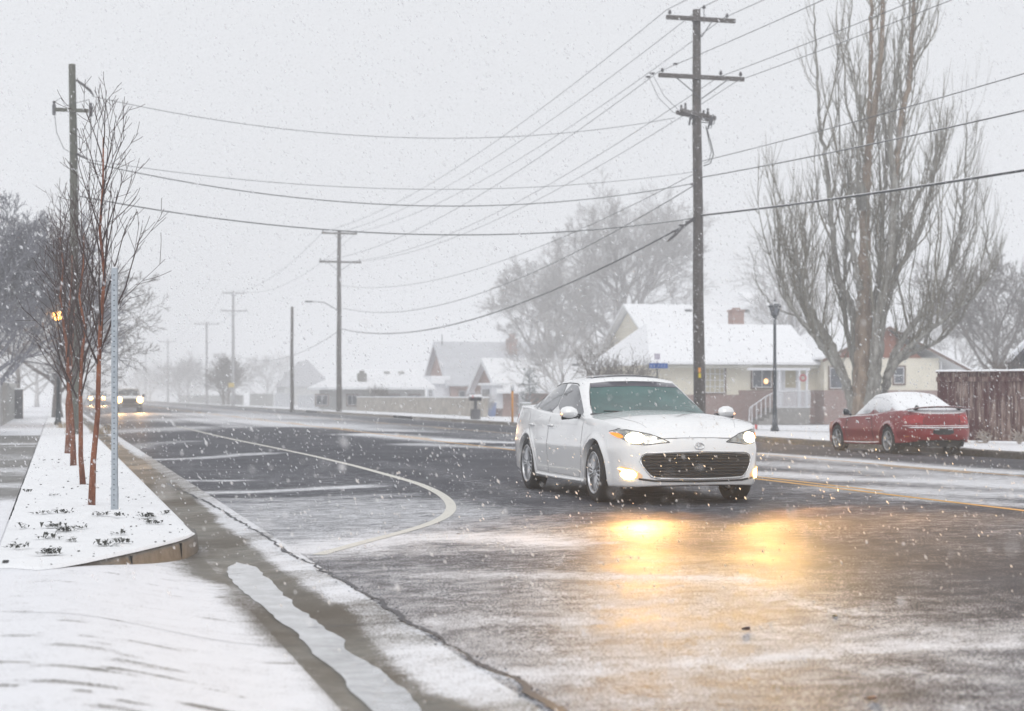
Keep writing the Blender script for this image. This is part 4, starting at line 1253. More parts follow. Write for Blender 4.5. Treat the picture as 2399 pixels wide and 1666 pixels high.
wire(sp(408), (21.5, 132.8, tr_(690)), 1.9, .018, 'slack telephone cable between the dark pole and the second pole', WG1, 'cable')
wire(sp(487), (21.5, 132.8, tr_(737)), 1.75, .034, 'thick lowest cable sagging between the dark pole and the second pole', WG1, 'cable')
for (a, b2, ya, yb) in ((132.8, 215.5, 14.0, 14.2), (215.5, 266, 14.2, 12.4), (266, 352, 12.4, 12.3), (352, 440, 12.3, 12.1)):
    nm = {132.8: 'second and third', 215.5: 'third and fourth', 266: 'fourth and fifth', 352: 'fifth and sixth'}[a]
    for i, dx in enumerate((-1.3, 1.3)):
        wire((21.5 + dx, a, ya), (21.8 + dx, b2, yb), 1.4, .013, 'faint high line between the %s poles, %s one' % (nm, ('left', 'right')[i]), WG1)
    wire((21.5, a, 6.3), (21.8, b2, 6.4), 1.5, .022, 'faint low cable between the %s poles' % nm, WG1, 'cable')
M['pole_far'] = wood('haze_pale_pole_wood', (.17, .16, .16), (.30, .29, .29), .5)  # paler than the near poles: distance haze painted into the wood colour
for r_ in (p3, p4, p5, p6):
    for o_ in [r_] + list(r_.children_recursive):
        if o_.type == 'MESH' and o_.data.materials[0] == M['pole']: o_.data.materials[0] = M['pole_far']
# cables crossing to the left pole
def lp(yd, dx=0): return (LX + dx, LY, CAM_H + (HZ - yd) / FPX * 50.0)
wire(sp(266, off=(-.9, 0)), lp(214, .45), .95, .010, 'thin high wire crossing the road from the dark pole to the left pole, topmost', WG2)
wire(sp(383), lp(357, .3), .75, .009, 'thin wire crossing the road, second from the top', WG2)
wire(sp(408), lp(362, .3), 1.05, .017, 'cable crossing the road, third from the top', WG2, 'cable')
wire(sp(487), lp(440, .1), .85, .020, 'lowest cable crossing the road to the left pole', WG2, 'cable')
# cables leaving to the right, towards us
def rx(yd2, x2=2298):
    p = ray(x2); Z = BX / p[0]; return Z, CAM_H + (HZ - yd2) / FPX * Z, p[1] * Z
for yd, y2, r, lab, mt in ((362, 165, .014, 'thin cable from the dark pole across the poplar to the right edge', 'wire'), (398, 248, .020, 'middle cable from the dark pole across the poplar to the right edge', 'cable'), (483, 382, .038, 'thick frosted cable from the dark pole across the poplar, lowest on the right', 'cable')):
    Z, zz_, yy = rx(y2); z0_ = bz(yd)
    k = (BY - yy) / (BY - NEAR_Y); sag = .9
    zn = (zz_ + 4 * sag * k * (1 - k) - z0_ * (1 - k)) / k
    wire((BX, BY, z0_), (BX, NEAR_Y, zn), sag, r, lab, 'cables leaving the dark pole to the right', mt, 40)
# tap wires hanging at the big pole
for P in ([(-1.9, -.2, bz(183)), (-1.55, -.15, bz(225)), (-1.0, -.1, bz(255)), (-.6, 0, bz(262))], [(-1.75, -.2, bz(178)), (-1.35, -.15, bz(220)), (-.8, -.1, bz(250)), (-.35, 0, bz(255))]):
    mb = MB(); mb.tube([(x, y, z - zb) for x, y, z in P], .010, 5); mb.build('tap_wire', M['wire'], p1, True)
for (x, yd) in ((-1.95, 180), (-1.8, 172), (-.95, 148), (-.25, 382), (-.33, 415), (-.5, 500), (-1.0, 522), (-.75, 508)):
    q = MB(); zz_ = bz(yd) - zb; q.box((x, -.2, zz_), (.12, .05, .07), .4); q.tube([(x - .1, -.2, zz_), (x + .1, -.2, zz_ + .03)], .02, 5); q.build('wire_clamp', M['insul'], p1)
q = MB(); q.tube([(-.25, -.1, bz(490) - zb), (-.7, -.2, bz(512) - zb), (-1.05, -.3, bz(532) - zb), (-1.3, -.35, bz(545) - zb)], [.05, .045, .06, .03], 7); q.build('splice_case', M['insul'], p1, True)

# ---- perforated steel sign post on the planted strip
root = thing('sign_post', 'bare galvanised square steel post full of punched holes, standing in the snowy strip', 'sign post', (.56, 17.15, .05), math.radians(-14))
m, t, b = newmat('galvanised_steel')
tc = N(t, 'ShaderNodeTexCoord').outputs['Object']
t.links.new(mixc(t, ramp(t, noise(t, 25, 5, .7, vec=tc), .3, .7), (.30, .34, .38), (.46, .50, .54)), b.inputs['Base Color'])
b.inputs['Metallic'].default_value = .35; b.inputs['Roughness'].default_value = .45
M['galv'] = m
M['hole'] = simple('punched_hole', (.03, .035, .04), .8)
mb = MB(); mb.box((0, 0, 1.22), (.054, .054, 2.36)); mb.build('tube', M['galv'], root)
mb = MB()
for k in range(46):
    z = .08 + k * .05
    for dx, dy in ((0, -.0285), (-.0285, 0)):
        r_ = .0062; ax = 'Y' if dx == 0 else 'X'
        if k < 5: dy, dx = dy * 1.14, dx * 1.14
        mb.lathe([(0, 0), (r_, 0)], 8, ax, (dx, dy, z))
h = mb.build('punched_holes', M['hole'], root, fix=False); h['kind'] = 'stuff'
mb = MB(); mb.box((0, 0, .13), (.063, .063, .26)); mb.build('ground_sleeve', M['galv'], root)
mb = MB(); mb.box((0, 0, 2.405), (.05, .05, .01)); mb.build('snow_cap', M['snow_roof'], root)

# ---- street lamps
def street_lamp(label, X, Y, H, lit):
    root = thing('street_lamp', label, 'street lamp', (X, Y, G(X)), 0, None)
    dk = M['lamp_iron']
    mb = MB(); mb.lathe([(.0, 0), (.15, 0), (.15, .12), (.11, .2), (.085, .5), (.075, .9), (.07, 1.0)], 16); mb.build('base', dk, root, True)
    mb = MB(); mb.tube([(0, 0, .9), (0, 0, H * .5), (0, 0, H - .62)], [.07, .06, .05], 14); mb.build('post', dk, root, True)
    mb = MB(); z = H - .62
    mb.lathe([(.05, z), (.10, z + .03), (.06, z + .08), (.11, z + .12)], 16)
    for k in range(6):
        a = k * math.pi / 3; mb.tube([(.11 * math.cos(a), .11 * math.sin(a), z + .12), (.21 * math.cos(a), .21 * math.sin(a), z + .44)], .012, 4)
    mb.lathe([(.22, z + .43), (.24, z + .46), (.17, z + .54), (.07, z + .60), (.03, z + .62), (.035, z + .68), (0, z + .72)], 12)
    mb.build('lantern_frame', dk, root)
    mb = MB(); mb.lathe([(.09, z + .13), (.12, z + .16), (.19, z + .42), (.1, z + .44)], 6)
    mb.build('lantern_glass', emis('lit_lantern_glass', (1, .42, .06), 22) if lit else simple('lantern_glass', (.16, .17, .19), .15, .3, 10, coat=.5), root)
    if lit:
        l = bpy.data.lights.new('lamp_light', 'POINT'); l.energy = 60; l.color = (1, .5, .15); l.shadow_soft_size = .15
        o = bpy.data.objects.new('lamp_light', l); C.objects.link(o); o.parent = root; o.location = (0, -.35, z + .3)
    return root
M['lamp_iron'] = simple('lamp_post_iron', (.035, .045, .055), .45, .3, 15, snow=(.6, 1.0))
q = gp(1739, 970); street_lamp('unlit dark lantern street lamp standing in front of the cream house', q.x, q.y, 4.65, False)
street_lamp('lit orange lantern street lamp on the left side of the road among the bare trees', .1, 67.9, 4.55, True)

# ---- street name sign, posts, mailbox, small markers on the far side
M['blue'] = simple('street_sign_blue', (.02, .10, .36), .5, .1, 8); M['white'] = simple('white_paint', (.72, .73, .75), .6, .05)
q = at(1475, 820, 74)
root = thing('street_sign', 'blue crossed street name signs on a thin post in front of the bare hedge', 'street sign', (q.x, q.y, G(q.x)), 0)
zs_ = q.z - G(q.x)
mb = MB(); mb.tube([(0, 0, 0), (0, 0, zs_ + .12)], .032, 8); mb.build('post', M['lamp_iron'], root, True)
mb = MB(); mb.box((0, 0, zs_ + .38), (.26, .02, .26)); mb.box((0, 0, zs_ + .16), (.03, .03, .14)); mb.build('top_plate', simple('pale_plate', (.5, .47, .55), .5), root)
for rz, w, dz in ((math.radians(-14), .80, 0), (math.radians(60), .70, .0)):
    mb = MB(); mb.box((.05 * math.cos(rz), .05 * math.sin(rz) - .03, zs_ + dz - .02), (w, .02, .22), rz); a = mb.build('name_blade', M['blue'], root)
    if dz == 0 and w == .80:
        tx = MB(); r3 = random.Random(3)
        for k in range(5):          # raised white characters, too small to read in the photo
            x = -.30 + k * .13 + (.06 if k > 1 else 0)
            for dx, dz2, ww, hh in ((0, .045, .06, .016), (0, -.045, .06, .016), (-.024, 0, .016, .10), (.024, 0, .016, .10))[: 3 + k % 2]:
                tx.box((x * math.cos(rz) + dx + .05, x * math.sin(rz) - .046, zs_ - .02 + dz2), (ww, .006, hh), rz)
        tx.build('lettering', M['white'], a)
q = gp(1067, 942, .0)
root = thing('mailbox', 'dark kerbside mailbox on a stubby post with snow on its top', 'mailbox', (q.x, q.y, G(q.x)), math.radians(4))
mb = MB(); mb.box((0, 0, .28), (.42, .42, .56)); mb.tube([(0, 0, .1), (0, 0, 1.0)], .09, 8); mb.build('post', M['iron'], root)
mb = MB(); mb.poly([(-.33 + 0, -.15, 1.0), (-.33, .15, 1.0), (-.33, .15, 1.18), (-.33, .08, 1.27), (-.33, -.08, 1.27), (-.33, -.15, 1.18)], (.62, 0, 0)); mb.build('box', simple('mailbox_black', (.02, .02, .025), .4), root)
mb = MB(); mb.poly([(-.35, -.17, 1.2), (-.35, .17, 1.2), (-.35, .1, 1.33), (-.35, -.1, 1.33)], (.66, 0, 0)); mb.build('snow_cap', M['snow_roof'], root)
mb = MB(); mb.box((-.2, -.165, 1.22), (.05, .02, .16)); mb.build('flag', simple('mailbox_flag_red', (.5, .05, .04), .5), root)
M['orange'] = simple('marker_orange', (.62, .27, .05), .5)
q = at(1150, 948, 81)
root = thing('marker_post', 'tall orange marker post with a pale top at the kerb behind the white car', 'marker post', (q.x, q.y, G(q.x)))
mb = MB(); mb.tube([(0, 0, 0), (0, 0, 1.55)], .055, 8); mb.build('post', M['orange'], root, True)
mb = MB(); mb.lathe([(.0, 1.5), (.09, 1.5), (.09, 1.75), (.06, 1.84), (0, 1.86)], 10); mb.build('cap', M['white'], root, True)
q = gp(1590, 938)
root = thing('traffic_cone', 'snow-capped orange cone beside the dark pole, behind the car mirror', 'cone', (q.x, q.y, G(q.x)))
zt = (938 - 872) / FPX * (q.y / ray(1590)[1])
mb = MB(); mb.lathe([(0, .0), (.26, 0), (.26, .04), (.19, .06), (.115, zt * .55), (.0, zt * .56)], 14); mb.build('body', M['orange'], root)
mb = MB(); mb.lathe([(.14, zt * .45), (.125, zt * .62), (.075, zt * .9), (.03, zt), (0, zt)], 12); mb.build('snow_cap', M['snow_roof'], root, True)
for x, y, c_, nm in ((1700, 967, (.7, .06, .05), 'red'), (1742, 966, (.75, .55, .03), 'yellow')):
    q = gp(x, y)
    root = thing('marker_flag', 'small %s wire marker flag stuck in the snow near the street lamp' % nm, 'marker flag', (q.x, q.y, G(q.x)))
    mb = MB(); mb.tube([(0, 0, 0), (-.04, 0, .22)], .012, 4); mb.build('stake', M['iron'], root)
    mb = MB(); mb.poly([(-.10, 0, .08), (0, 0, .06), (.0, .0, .24), (-.10, 0, .26)], (0, .008, 0)); mb.build('flag', simple('flag_' + nm, c_, .6), root)
# utility box beside the marker post
q = at(1166, 946, 84)
root = thing('utility_box', 'pale grey utility box in the snow behind the white car', 'utility box', (q.x + .3, q.y, G(q.x + .3)))
mb = MB(); mb.box((0, 0, .45), (.45, .4, .9)); mb.build('cabinet', simple('box_grey', (.42, .44, .43), .6), root)
mb = MB(); mb.box((0, 0, .93), (.5, .45, .06)); mb.build('lid', M['snow_roof'], root)
# small debris on the road
for x, y, s, c_, lab in ((1674, 1417, .022, (.09, .035, .02), 'curled brown leaf lying on the wet road in front of the car'), (1873, 1384, .013, (.12, .10, .04), 'small olive pebble on the road at the right'), (1028, 1200, .02, (.08, .05, .03), 'small brown leaf by the white line'), (1953, 1571, .024, (.45, .20, .07), 'flat orange leaf at the bottom right of the road')):
    q = gp(x, y)
    if 'pebble' in lab:
        mb = MB(); mb.lathe([(0, 0), (s * .8, s * .2), (s, s * .5), (s * .6, s * .9), (0, s)], 8)
        o = mb.build('pebble', simple('pebble_stone', c_, .7), None, True); o.location = (q.x, q.y, G(q.x)); o.scale = (1.3, .8, .8); tag(o, lab, 'pebble')
        continue
    hgt = .5 if 'curled' in lab else .2
    mb = MB(); n = 8
    A = [[(s * (i / n * 2 - 1) * 1.1, s * .8 * (j / 4 * 2 - 1) * math.sin(math.pi * (i + .4) / (n + .8)), s * hgt * (1 + .6 * math.sin(3 * i / n + j)) * (.3 + abs(j / 4 * 2 - 1))) for j in range(5)] for i in range(n + 1)]
    mb.grid(np.array(A)); o = mb.build('leaf', simple('leaf_brown', c_, .6), None, True); o.location = (q.x, q.y, G(q.x) + .004); o.rotation_euler = (0, 0, x % 3); tag(o, lab, 'leaf')
q = gp(12, 1270, 0, flat(.05))
root = thing('drain_cover', 'small black slotted metal cover set upright at the sidewalk corner', 'drain cover', (q.x, q.y, .05))
mb = MB(); mb.box((0, 0, .012), (.05, .16, .024)); mb.build('frame', M['iron'], root)
mb = MB()
for k in range(5): mb.box((0, -.06 + k * .03, .028), (.04, .012, .01))
mb.build('slots', M['black'], root)['kind'] = 'stuff'
# ------------------------------------------------------------------ bare trees and shrubs
def bark(name, a, b_, sn=None, scale=9):
    m, t, b = newmat(name)
    p = world_pos(t)
    g = noise(t, scale, 5, .7, vec=mapped(t, p, (1, 1, .25)))
    col = mixc(t, ramp(t, g, .32, .66), a, b_)
    if sn:
        col = mixc(t, ramp(t, noise(t, 30, 4, .8, vec=p), sn, sn + .1), col, (.66, .67, .70))
    t.links.new(col, b.inputs['Base Color']); b.inputs['Roughness'].default_value = .85
    bump(t, b, g, .5, .02)
    return m
M['sap_red'] = bark('red_sapling_bark', (.10, .032, .018), (.27, .10, .05), .60, 16)
M['sap_twig'] = bark('dark_twig_bark', (.035, .022, .022), (.085, .055, .05))
M['pop_trunk'] = bark('poplar_bark', (.10, .09, .075), (.36, .35, .32), .62, 6)
M['pop_orange'] = bark('poplar_orange_bark', (.13, .10, .078), (.37, .285, .215), .64, 5)
M['pop_twig'] = bark('poplar_twig', (.11, .098, .07), (.28, .26, .22))
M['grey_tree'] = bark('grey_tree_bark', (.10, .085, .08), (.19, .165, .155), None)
M['far_twig'] = bark('frosted_haze_pale_twigs', (.38, .365, .36), (.56, .55, .55), None)  # pale from frost, and paled further to imitate distance haze
M['blue_tree'] = bark('bluish_bark', (.14, .14, .165), (.29, .29, .33), .60)
M['shrub'] = bark('shrub_twigs', (.10, .085, .075), (.22, .19, .17), .6)

def unit(v):
    v = np.asarray(v, float); return v / (np.linalg.norm(v) + 1e-9)

def grow(mb, p, d, L, r, lvl, P, R):
    """one branch and its children. P: n, wander, up, ratio, kids, spread, rmin, maxlvl, sides."""
    n = max(3, int(P['n'] * (1 if lvl < 2 else .7)))
    pts = [np.array(p, float)]; d = unit(d); rr = [r]; ds = [d]
    for i in range(n):
        d = unit(d + R.normal(0, P['wander'], 3) + np.array([0, 0, P['up'] * (1 if lvl else .2)]))
        pts.append(pts[-1] + d * L / n); ds.append(d)
        rr.append(max(P['rmin'] * .8, r * (1 - (1 - P.get('tip', .25)) * (i + 1) / n)))
    mb.tube(pts, rr, 9 if r > .08 else (5 if r > .02 else P.get('sides', 3)), False)
    if lvl >= P['maxlvl']: return
    k = P['kids'][min(lvl, len(P['kids']) - 1)]
    k = int(k * (.75 + .5 * R.random()) + .5)
    az = R.random() * 6.28
    for j in range(k):
        f = P['start'][min(lvl, len(P['start']) - 1)]; f = f + (1 - f) * (j + .3 + .6 * R.random()) / (k + .1); f = min(f, .99)
        i = min(int(f * n), n - 1); q = pts[i] + (pts[i + 1] - pts[i]) * (f * n - i)
        az += 2.4 + R.normal(0, .4)
        a = unit(np.cross(ds[i], [0.3, 1, .2])); b = np.cross(ds[i], a)
        side = a * math.cos(az) + b * math.sin(az)
        s = P['spread'][min(lvl, len(P['spread']) - 1)] * (.8 + .4 * R.random())
        cd = unit(ds[i] * math.cos(s) + side * math.sin(s))
        sh = P['ratio'][min(lvl, len(P['ratio']) - 1)] * (1.15 - .55 * (f - P['start'][min(lvl, len(P['start']) - 1)]) / 1.0) * (.75 + .5 * R.random())
        cr = max(P['rmin'], min(r * .72, r * (1 - .6 * f) * P.get('rk', .55)))
        grow(mb, q, cd, L * sh, cr, lvl + 1, P, R)

def tree(name, label, cat, X, Y, trunk_h, r, P, seed, m_trunk, m_twig, group=None, z=None, lean=(0, 0), base_cut=None):
    z = G(X) if z is None else z
    root = thing(name, label, cat, (X, Y, z), 0, group)
    R = np.random.default_rng(seed)
    tk = MB(); cr = MB()
    n = 8
    h = trunk_h
    pts = [np.array([lean[0] * k / n + (0 if k == 0 else R.normal(0, .012 * h ** .5)), lean[1] * k / n, h * k / n - (.05 if k == 0 else 0)]) for k in range(n + 1)]
    rr = [r * (1.25 if k == 0 else 1 - (1 - P.get('ttip', .45)) * k / n) for k in range(n + 1)]
    tk.tube(pts, rr, 14)
    k = P['limbs']; az = R.random() * 6
    for j in range(k):
        f = P['lstart'] + (1 - P['lstart']) * (j + .5 * R.random()) / k; f = min(f, .995)
        i = min(int(f * n), n - 1); q = pts[i] + (pts[i + 1] - pts[i]) * (f * n - i)
        az += 2.4 + R.normal(0, .3)
        s = P['lspread'] * (1.15 - .5 * f) * (.85 + .3 * R.random())
        d = np.array([math.sin(s) * math.cos(az), math.sin(s) * math.sin(az), math.cos(s)])
        L = P['llen'] * (1.15 - P.get('ltaper', .6) * (f - P['lstart'])) * (.8 + .4 * R.random())
        grow(cr, q, d, L, max(P['rmin'], r * P.get('lr', .38) * (1.1 - .6 * f)), 1, P, R)
    tk.build('trunk', m_trunk, root, True)
    cr.build('crown', m_twig, root, True, fix=False)
    return root

SAP = dict(n=7, wander=.055, up=.075, ratio=(.6, .52, .5), kids=(3, 4.2, 2.4), spread=(.7, .62, .6), start=(.3, .22, .3), rmin=.0032, maxlvl=3, limbs=16, lstart=.30, lspread=.52, llen=.98, ltaper=.7, lr=.42, ttip=.22, sides=4, tip=.3)
SG = 'red-barked saplings in the snowy strip'
def sapling(label, X, Y, h, r, seed, lean=(0, 0), **kw):
    P = dict(SAP); P.update(kw)
    return tree('sapling', label, 'tree', X, Y, h, r, P, seed, M['sap_red'], M['sap_twig'], SG, .05, lean)
sapling('nearest red-barked sapling, in front of its row and left of the steel post', .355, 18.0, 3.8, .033, 12, (.15, 0), limbs=18, lstart=.33)
sapling('second red-barked sapling of the row, just behind the nearest', .34, 22.2, 3.2, .034, 22, (-.02, 0), llen=1.0)
sapling('third red-barked sapling of the row', .28, 28.4, 3.7, .045, 32, (-.22, .1), llen=1.1, limbs=17)
sapling('fourth red-barked sapling of the row, half hidden', .22, 34.4, 3.9, .047, 42, (.1, .1), llen=1.15)
sapling('fifth and farthest red-barked sapling, hidden behind the others', .3, 42, 4.2, .045, 52, (.15, .1), llen=1.15)

# ---- the big multi-stemmed poplar, limb by limb
PZ = 68.6
pb = at(1942, 952, PZ)
pop = thing('poplar', 'huge bare many-stemmed poplar standing behind the red coupe', 'tree', (pb.x, pb.y, G(pb.x)))
pz0 = G(pb.x)
def pp(x, y, dz):
    p = at(x, y, PZ + dz); return np.array([p.x - pb.x, p.y - pb.y, p.z - pz0])
def smooth_path(P, n=26):
    P = np.array(P, float); Q = np.vstack([2 * P[0] - P[1], P, 2 * P[-1] - P[-2]]); out = []
    for i in range(1, len(Q) - 2):
        for t in np.linspace(0, 1, 8, endpoint=False):
            a, b, c, d = Q[i - 1], Q[i], Q[i + 1], Q[i + 2]
            out.append(.5 * (2 * b + (c - a) * t + (2 * a - 5 * b + 4 * c - d) * t * t + (3 * b - a - 3 * c + d) * t ** 3))
    out.append(P[-1]); return np.array(out)
RP = np.random.default_rng(77)
LIMBS = [  # (points (x, y, depth, radius m), orange?, shoots, shoot length)
    ([(1943, 955, 0, .80), (1942, 910, 0, .62), (1940, 850, 0, .56), (1939, 760, 0, .50), (1939, 660, 0, .43), (1942, 536, .2, .35), (1942, 437, .2, .30), (1953, 319, .2, .24), (1967, 218, .2, .20), (1979, 101, .2, .16), (1982, 0, .2, .13), (1990, -140, .2, .05)], 1, 46, 2.2),
    ([(1938, 470, .3, .2), (1950, 400, .3, .16), (1953, 235, .4, .15), (1954, 101, .4, .12), (1956, 0, .4, .11), (1950, -150, .4, .04)], 1, 40, 2.4),
    ([(1955, 930, -.5, .50), (1962, 850, -.8, .42), (1968, 760, -1.0, .36), (1985, 650, -1.2, .30), (2003, 536, -1.2, .26), (2006, 403, -1.2, .22), (1998, 302, -1.2, .17), (2012, 180, -1.2, .12), (2025, 60, -1.2, .08), (2030, -40, -1.2, .04)], 0, 60, 2.4),
    ([(2004, 470, -1, .22), (2012, 370, -.9, .20), (2023, 269, -.8, .18), (2040, 185, -.8, .16), (2048, 67, -.8, .13), (2052, -60, -.8, .08)], 1, 46, 2.6),
    ([(1925, 900, .4, .40), (1922, 800, .8, .34), (1915, 700, 1.1, .28), (1880, 620, 1.4, .22), (1868, 500, 1.6, .18), (1855, 370, 1.8, .14), (1841, 286, 1.8, .11), (1835, 151, 1.8, .08), (1826, 10, 1.8, .04)], 0, 40, 1.9),
    ([(1930, 650, -.6, .22), (1912, 560, -.9, .18), (1900, 480, -1.1, .15), (1925, 380, -1.2, .12), (1929, 300, -1.2, .11), (1928, 228, -1.2, .09), (1903, 118, -1.2, .07), (1912, 0, -1.2, .04)], 0, 46, 1.9),
    ([(1920, 925, .2, .38), (1895, 850, .2, .30), (1862, 770, .2, .26), (1820, 700, 0, .20), (1795, 620, -.2, .16), (1780, 540, -.4, .11), (1772, 450, -.4, .05)], 0, 66, 3.0),
    ([(1905, 870, -.6, .2), (1860, 800, -1.4, .17), (1815, 740, -1.8, .15), (1765, 670, -2.2, .12), (1748, 580, -2.4, .09), (1750, 480, -2.4, .04)], 0, 46, 2.7),
    ([(1870, 790, 1.0, .16), (1830, 740, 1.8, .13), (1800, 660, 2.4, .11), (1810, 560, 2.8, .08), (1800, 480, 2.8, .04)], 0, 42, 2.5),
    ([(1850, 775, .4, .09), (1795, 715, .6, .06), (1740, 690, .8, .045), (1702, 640, .8, .035), (1694, 590, .8, .02), (1712, 540, .8, .012)], 0, 10, 1.0),
    ([(1985, 870, .4, .30), (2010, 790, .6, .22), (2052, 725, .8, .17), (2110, 655, 1.0, .14), (2142, 560, 1.0, .11), (2160, 480, 1.0, .09), (2166, 380, 1.0, .07), (2172, 250, 1.0, .03)], 0, 66, 2.7),
    ([(1990, 850, -.6, .26), (2020, 800, -1.0, .19), (2070, 755, -1.3, .16), (2135, 705, -1.6, .13), (2190, 660, -1.8, .10), (2222, 600, -1.8, .07), (2205, 510, -1.8, .03)], 0, 56, 2.5),
    ([(1978, 900, 1.2, .25), (2000, 830, 1.6, .19), (2050, 790, 2.0, .15), (2105, 765, 2.3, .12), (2155, 715, 2.5, .08), (2185, 650, 2.5, .04)], 0, 60, 2.1),
    ([(1972, 800, -.4, .26), (1985, 700, -.6, .22), (2015, 610, -.9, .18), (2060, 520, -1.1, .14), (2092, 420, -1.1, .10), (2102, 300, -1.1, .05)], 0, 60, 2.4),
    ([(1962, 780, 1.0, .24), (1980, 660, 1.4, .19), (2005, 560, 1.6, .16), (2055, 450, 1.8, .13), (2110, 350, 1.8, .09), (2128, 240, 1.8, .04)], 0, 56, 2.3),
    ([(1950, 860, .8, .25), (1948, 760, 1.4, .20), (1975, 600, 1.8, .17), (1982, 450, 2.0, .14), (1990, 330, 2.0, .10), (1975, 190, 2.0, .05)], 0, 70, 2.2),
    ([(1925, 840, 1.4, .22), (1900, 740, 2.0, .17), (1895, 620, 2.4, .13), (1905, 480, 2.6, .10), (1900, 360, 2.6, .05)], 0, 70, 1.9),
    ([(2052, 725, .8, .09), (2100, 700, 1.2, .07), (2150, 620, 1.6, .06), (2180, 520, 1.6, .045), (2196, 400, 1.6, .02)], 0, 50, 1.8),
]
trunk_mb, orange_mb, twig_mb = MB(), MB(), MB()
cen = pp(1945, 700, 0)
for pts, orange, nsh, sl in LIMBS:
    A = smooth_path([np.append(pp(x, y, d), r) for x, y, d, r in pts])
    A[1:, :3] += RP.normal(0, .025, (len(A) - 1, 3)); rad = np.maximum(A[:, 3] * (np.interp(np.arange(len(A)), [0, 12, 40], [.85, .80, .62]) if A[0, 3] > .6 else .64), .01)
    (orange_mb if orange else trunk_mb).tube(A[:, :3], rad, 14 if rad[0] > .2 else 9)
    seglen = np.concatenate([[0], np.cumsum(np.linalg.norm(np.diff(A[:, :3], axis=0), axis=1))])
    for j in range(int(nsh * .8)):
        f = .16 + .84 * (j + RP.random()) / nsh / .8; f = min(f, .995)
        s = f * seglen[-1]; q = np.array([np.interp(s, seglen, A[:, k]) for k in range(3)]); rq = np.interp(s, seglen, rad)
        i = min(np.searchsorted(seglen, s), len(A) - 1); dl = unit(A[i, :3] - A[i - 1, :3])
        out = RP.normal(0, 1, 3); out[2] = 0; out = unit(out)
        if RP.random() < .55:
            o2 = q - cen; o2[2] = 0; out = unit(out * .8 + unit(o2))
        d = unit(dl * .35 + out * 1.25 + np.array([0, 0, .15]))
        L = sl * (.45 + .95 * RP.random()) * (1 - .25 * f)
        n = 9; P_ = [q]; dd = d; lr = max(.008, min(rq * .38, .014 + .018 * RP.random()))
        for k in range(n):
            dd = unit(dd + np.array([0, 0, .42 if k < 4 else .12]) + RP.normal(0, .07, 3)); P_.append(P_[-1] + dd * L / n)
        twig_mb.tube(P_, [lr * (1 - .72 * k / n) for k in range(n + 1)], 4, False)
        for _ in range(int(2 + 3.4 * RP.random())):
            k = int(2 + RP.random() * (n - 4)); q2 = P_[k]; o3 = RP.normal(0, 1, 3); o3[2] = abs(o3[2])
            d2 = unit(unit(P_[k + 1] - P_[k]) + unit(o3) * .75); L2 = L * (.22 + .33 * RP.random()); Q = [q2]
            for k2 in range(4):
                d2 = unit(d2 + np.array([0, 0, .22]) + RP.normal(0, .07, 3)); Q.append(Q[-1] + d2 * L2 / 4)
            twig_mb.tube(Q, [lr * .55, lr * .5, lr * .4, lr * .32, .005], 3, False)
for j in range(64):                                     # slender upright stems between the main limbs
    L_ = LIMBS[[0, 2, 3, 4, 5, 6, 7, 10, 11, 13, 14, 15, 16, 8, 12][j % 15]][0]
    A = smooth_path([np.append(pp(x, y, d), r) for x, y, d, r in L_]); i = int(RP.uniform(.22, .72) * len(A)); i = max(i, 6)
    q = A[i, :3]; dd = unit(unit(A[i, :3] - A[i - 2, :3]) * .7 + unit(RP.normal(0, 1, 3) * [1, 1, .1]) * .7 + [0, 0, .5]); Ls = RP.uniform(3.2, 7.0); n = 16; P_ = [q]; wob = RP.normal(0, 1, 3) * .10
    for k in range(n):
        dd = unit(dd + np.array([0, 0, .20]) + RP.normal(0, .05, 3) + wob * math.sin(k * .8 + j)); P_.append(P_[-1] + dd * Ls / n)
    r0_ = min(A[i, 3] * .4, RP.uniform(.03, .065))
    twig_mb.tube(P_, [r0_ * (1 - .8 * k / n) for k in range(n + 1)], 5, False)
    for _ in range(15):
        k = int(RP.uniform(3, n - 2)); d2 = unit(unit(P_[k + 1] - P_[k]) + unit(RP.normal(0, 1, 3)) * .8); Q = [P_[k]]; L2 = RP.uniform(.6, 1.7)
        for k2 in range(5): d2 = unit(d2 + np.array([0, 0, .28]) + RP.normal(0, .06, 3)); Q.append(Q[-1] + d2 * L2 / 5)
        twig_mb.tube(Q, [.016, .014, .012, .01, .008, .005], 3, False)
trunk_mb.build('trunk', M['pop_trunk'], pop, True)
orange_mb.build('limbs', M['pop_orange'], pop, True)
twig_mb.build('crown', M['pop_twig'], pop, True, fix=False)
sb = MB(); q = pp(1924, 402, -.5); sb.tube([q + np.array([.35, .1, -1.2]), q + np.array([.1, 0, -.3]), q], [.22, .2, .19], 10); sb.build('sawn_stub', M['pop_trunk'], pop, True)

# ---- big spreading trees in the distance
BIG = dict(n=8, wander=.10, up=.035, ratio=(.6, .58, .55, .5), kids=(4, 5, 5, 5), spread=(.6, .62, .62, .6), start=(.25, .22, .2, .2), rmin=.018, maxlvl=5, limbs=11, lstart=.30, lspread=.85, llen=7.2, ltaper=.55, lr=.42, ttip=.4, sides=3, tip=.35)
FT = 'bare trees standing in the snowfall beyond the houses'
q = at(1285, 900, 150)
P = dict(BIG); P.update(limbs=18, llen=8.0, lspread=.95, kids=(5, 6, 5, 5))
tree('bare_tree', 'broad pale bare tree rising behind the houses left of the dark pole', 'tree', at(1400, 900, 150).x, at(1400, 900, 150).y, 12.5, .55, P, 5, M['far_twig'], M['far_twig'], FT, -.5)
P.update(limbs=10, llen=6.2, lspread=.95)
tree('bare_tree', 'leaning bare tree at the left side of the pale broad tree', 'tree', at(1260, 900, 142).x, at(1260, 900, 142).y, 8.5, .42, P, 15, M['far_twig'], M['far_twig'], FT, -.5, (-1.5, 0))
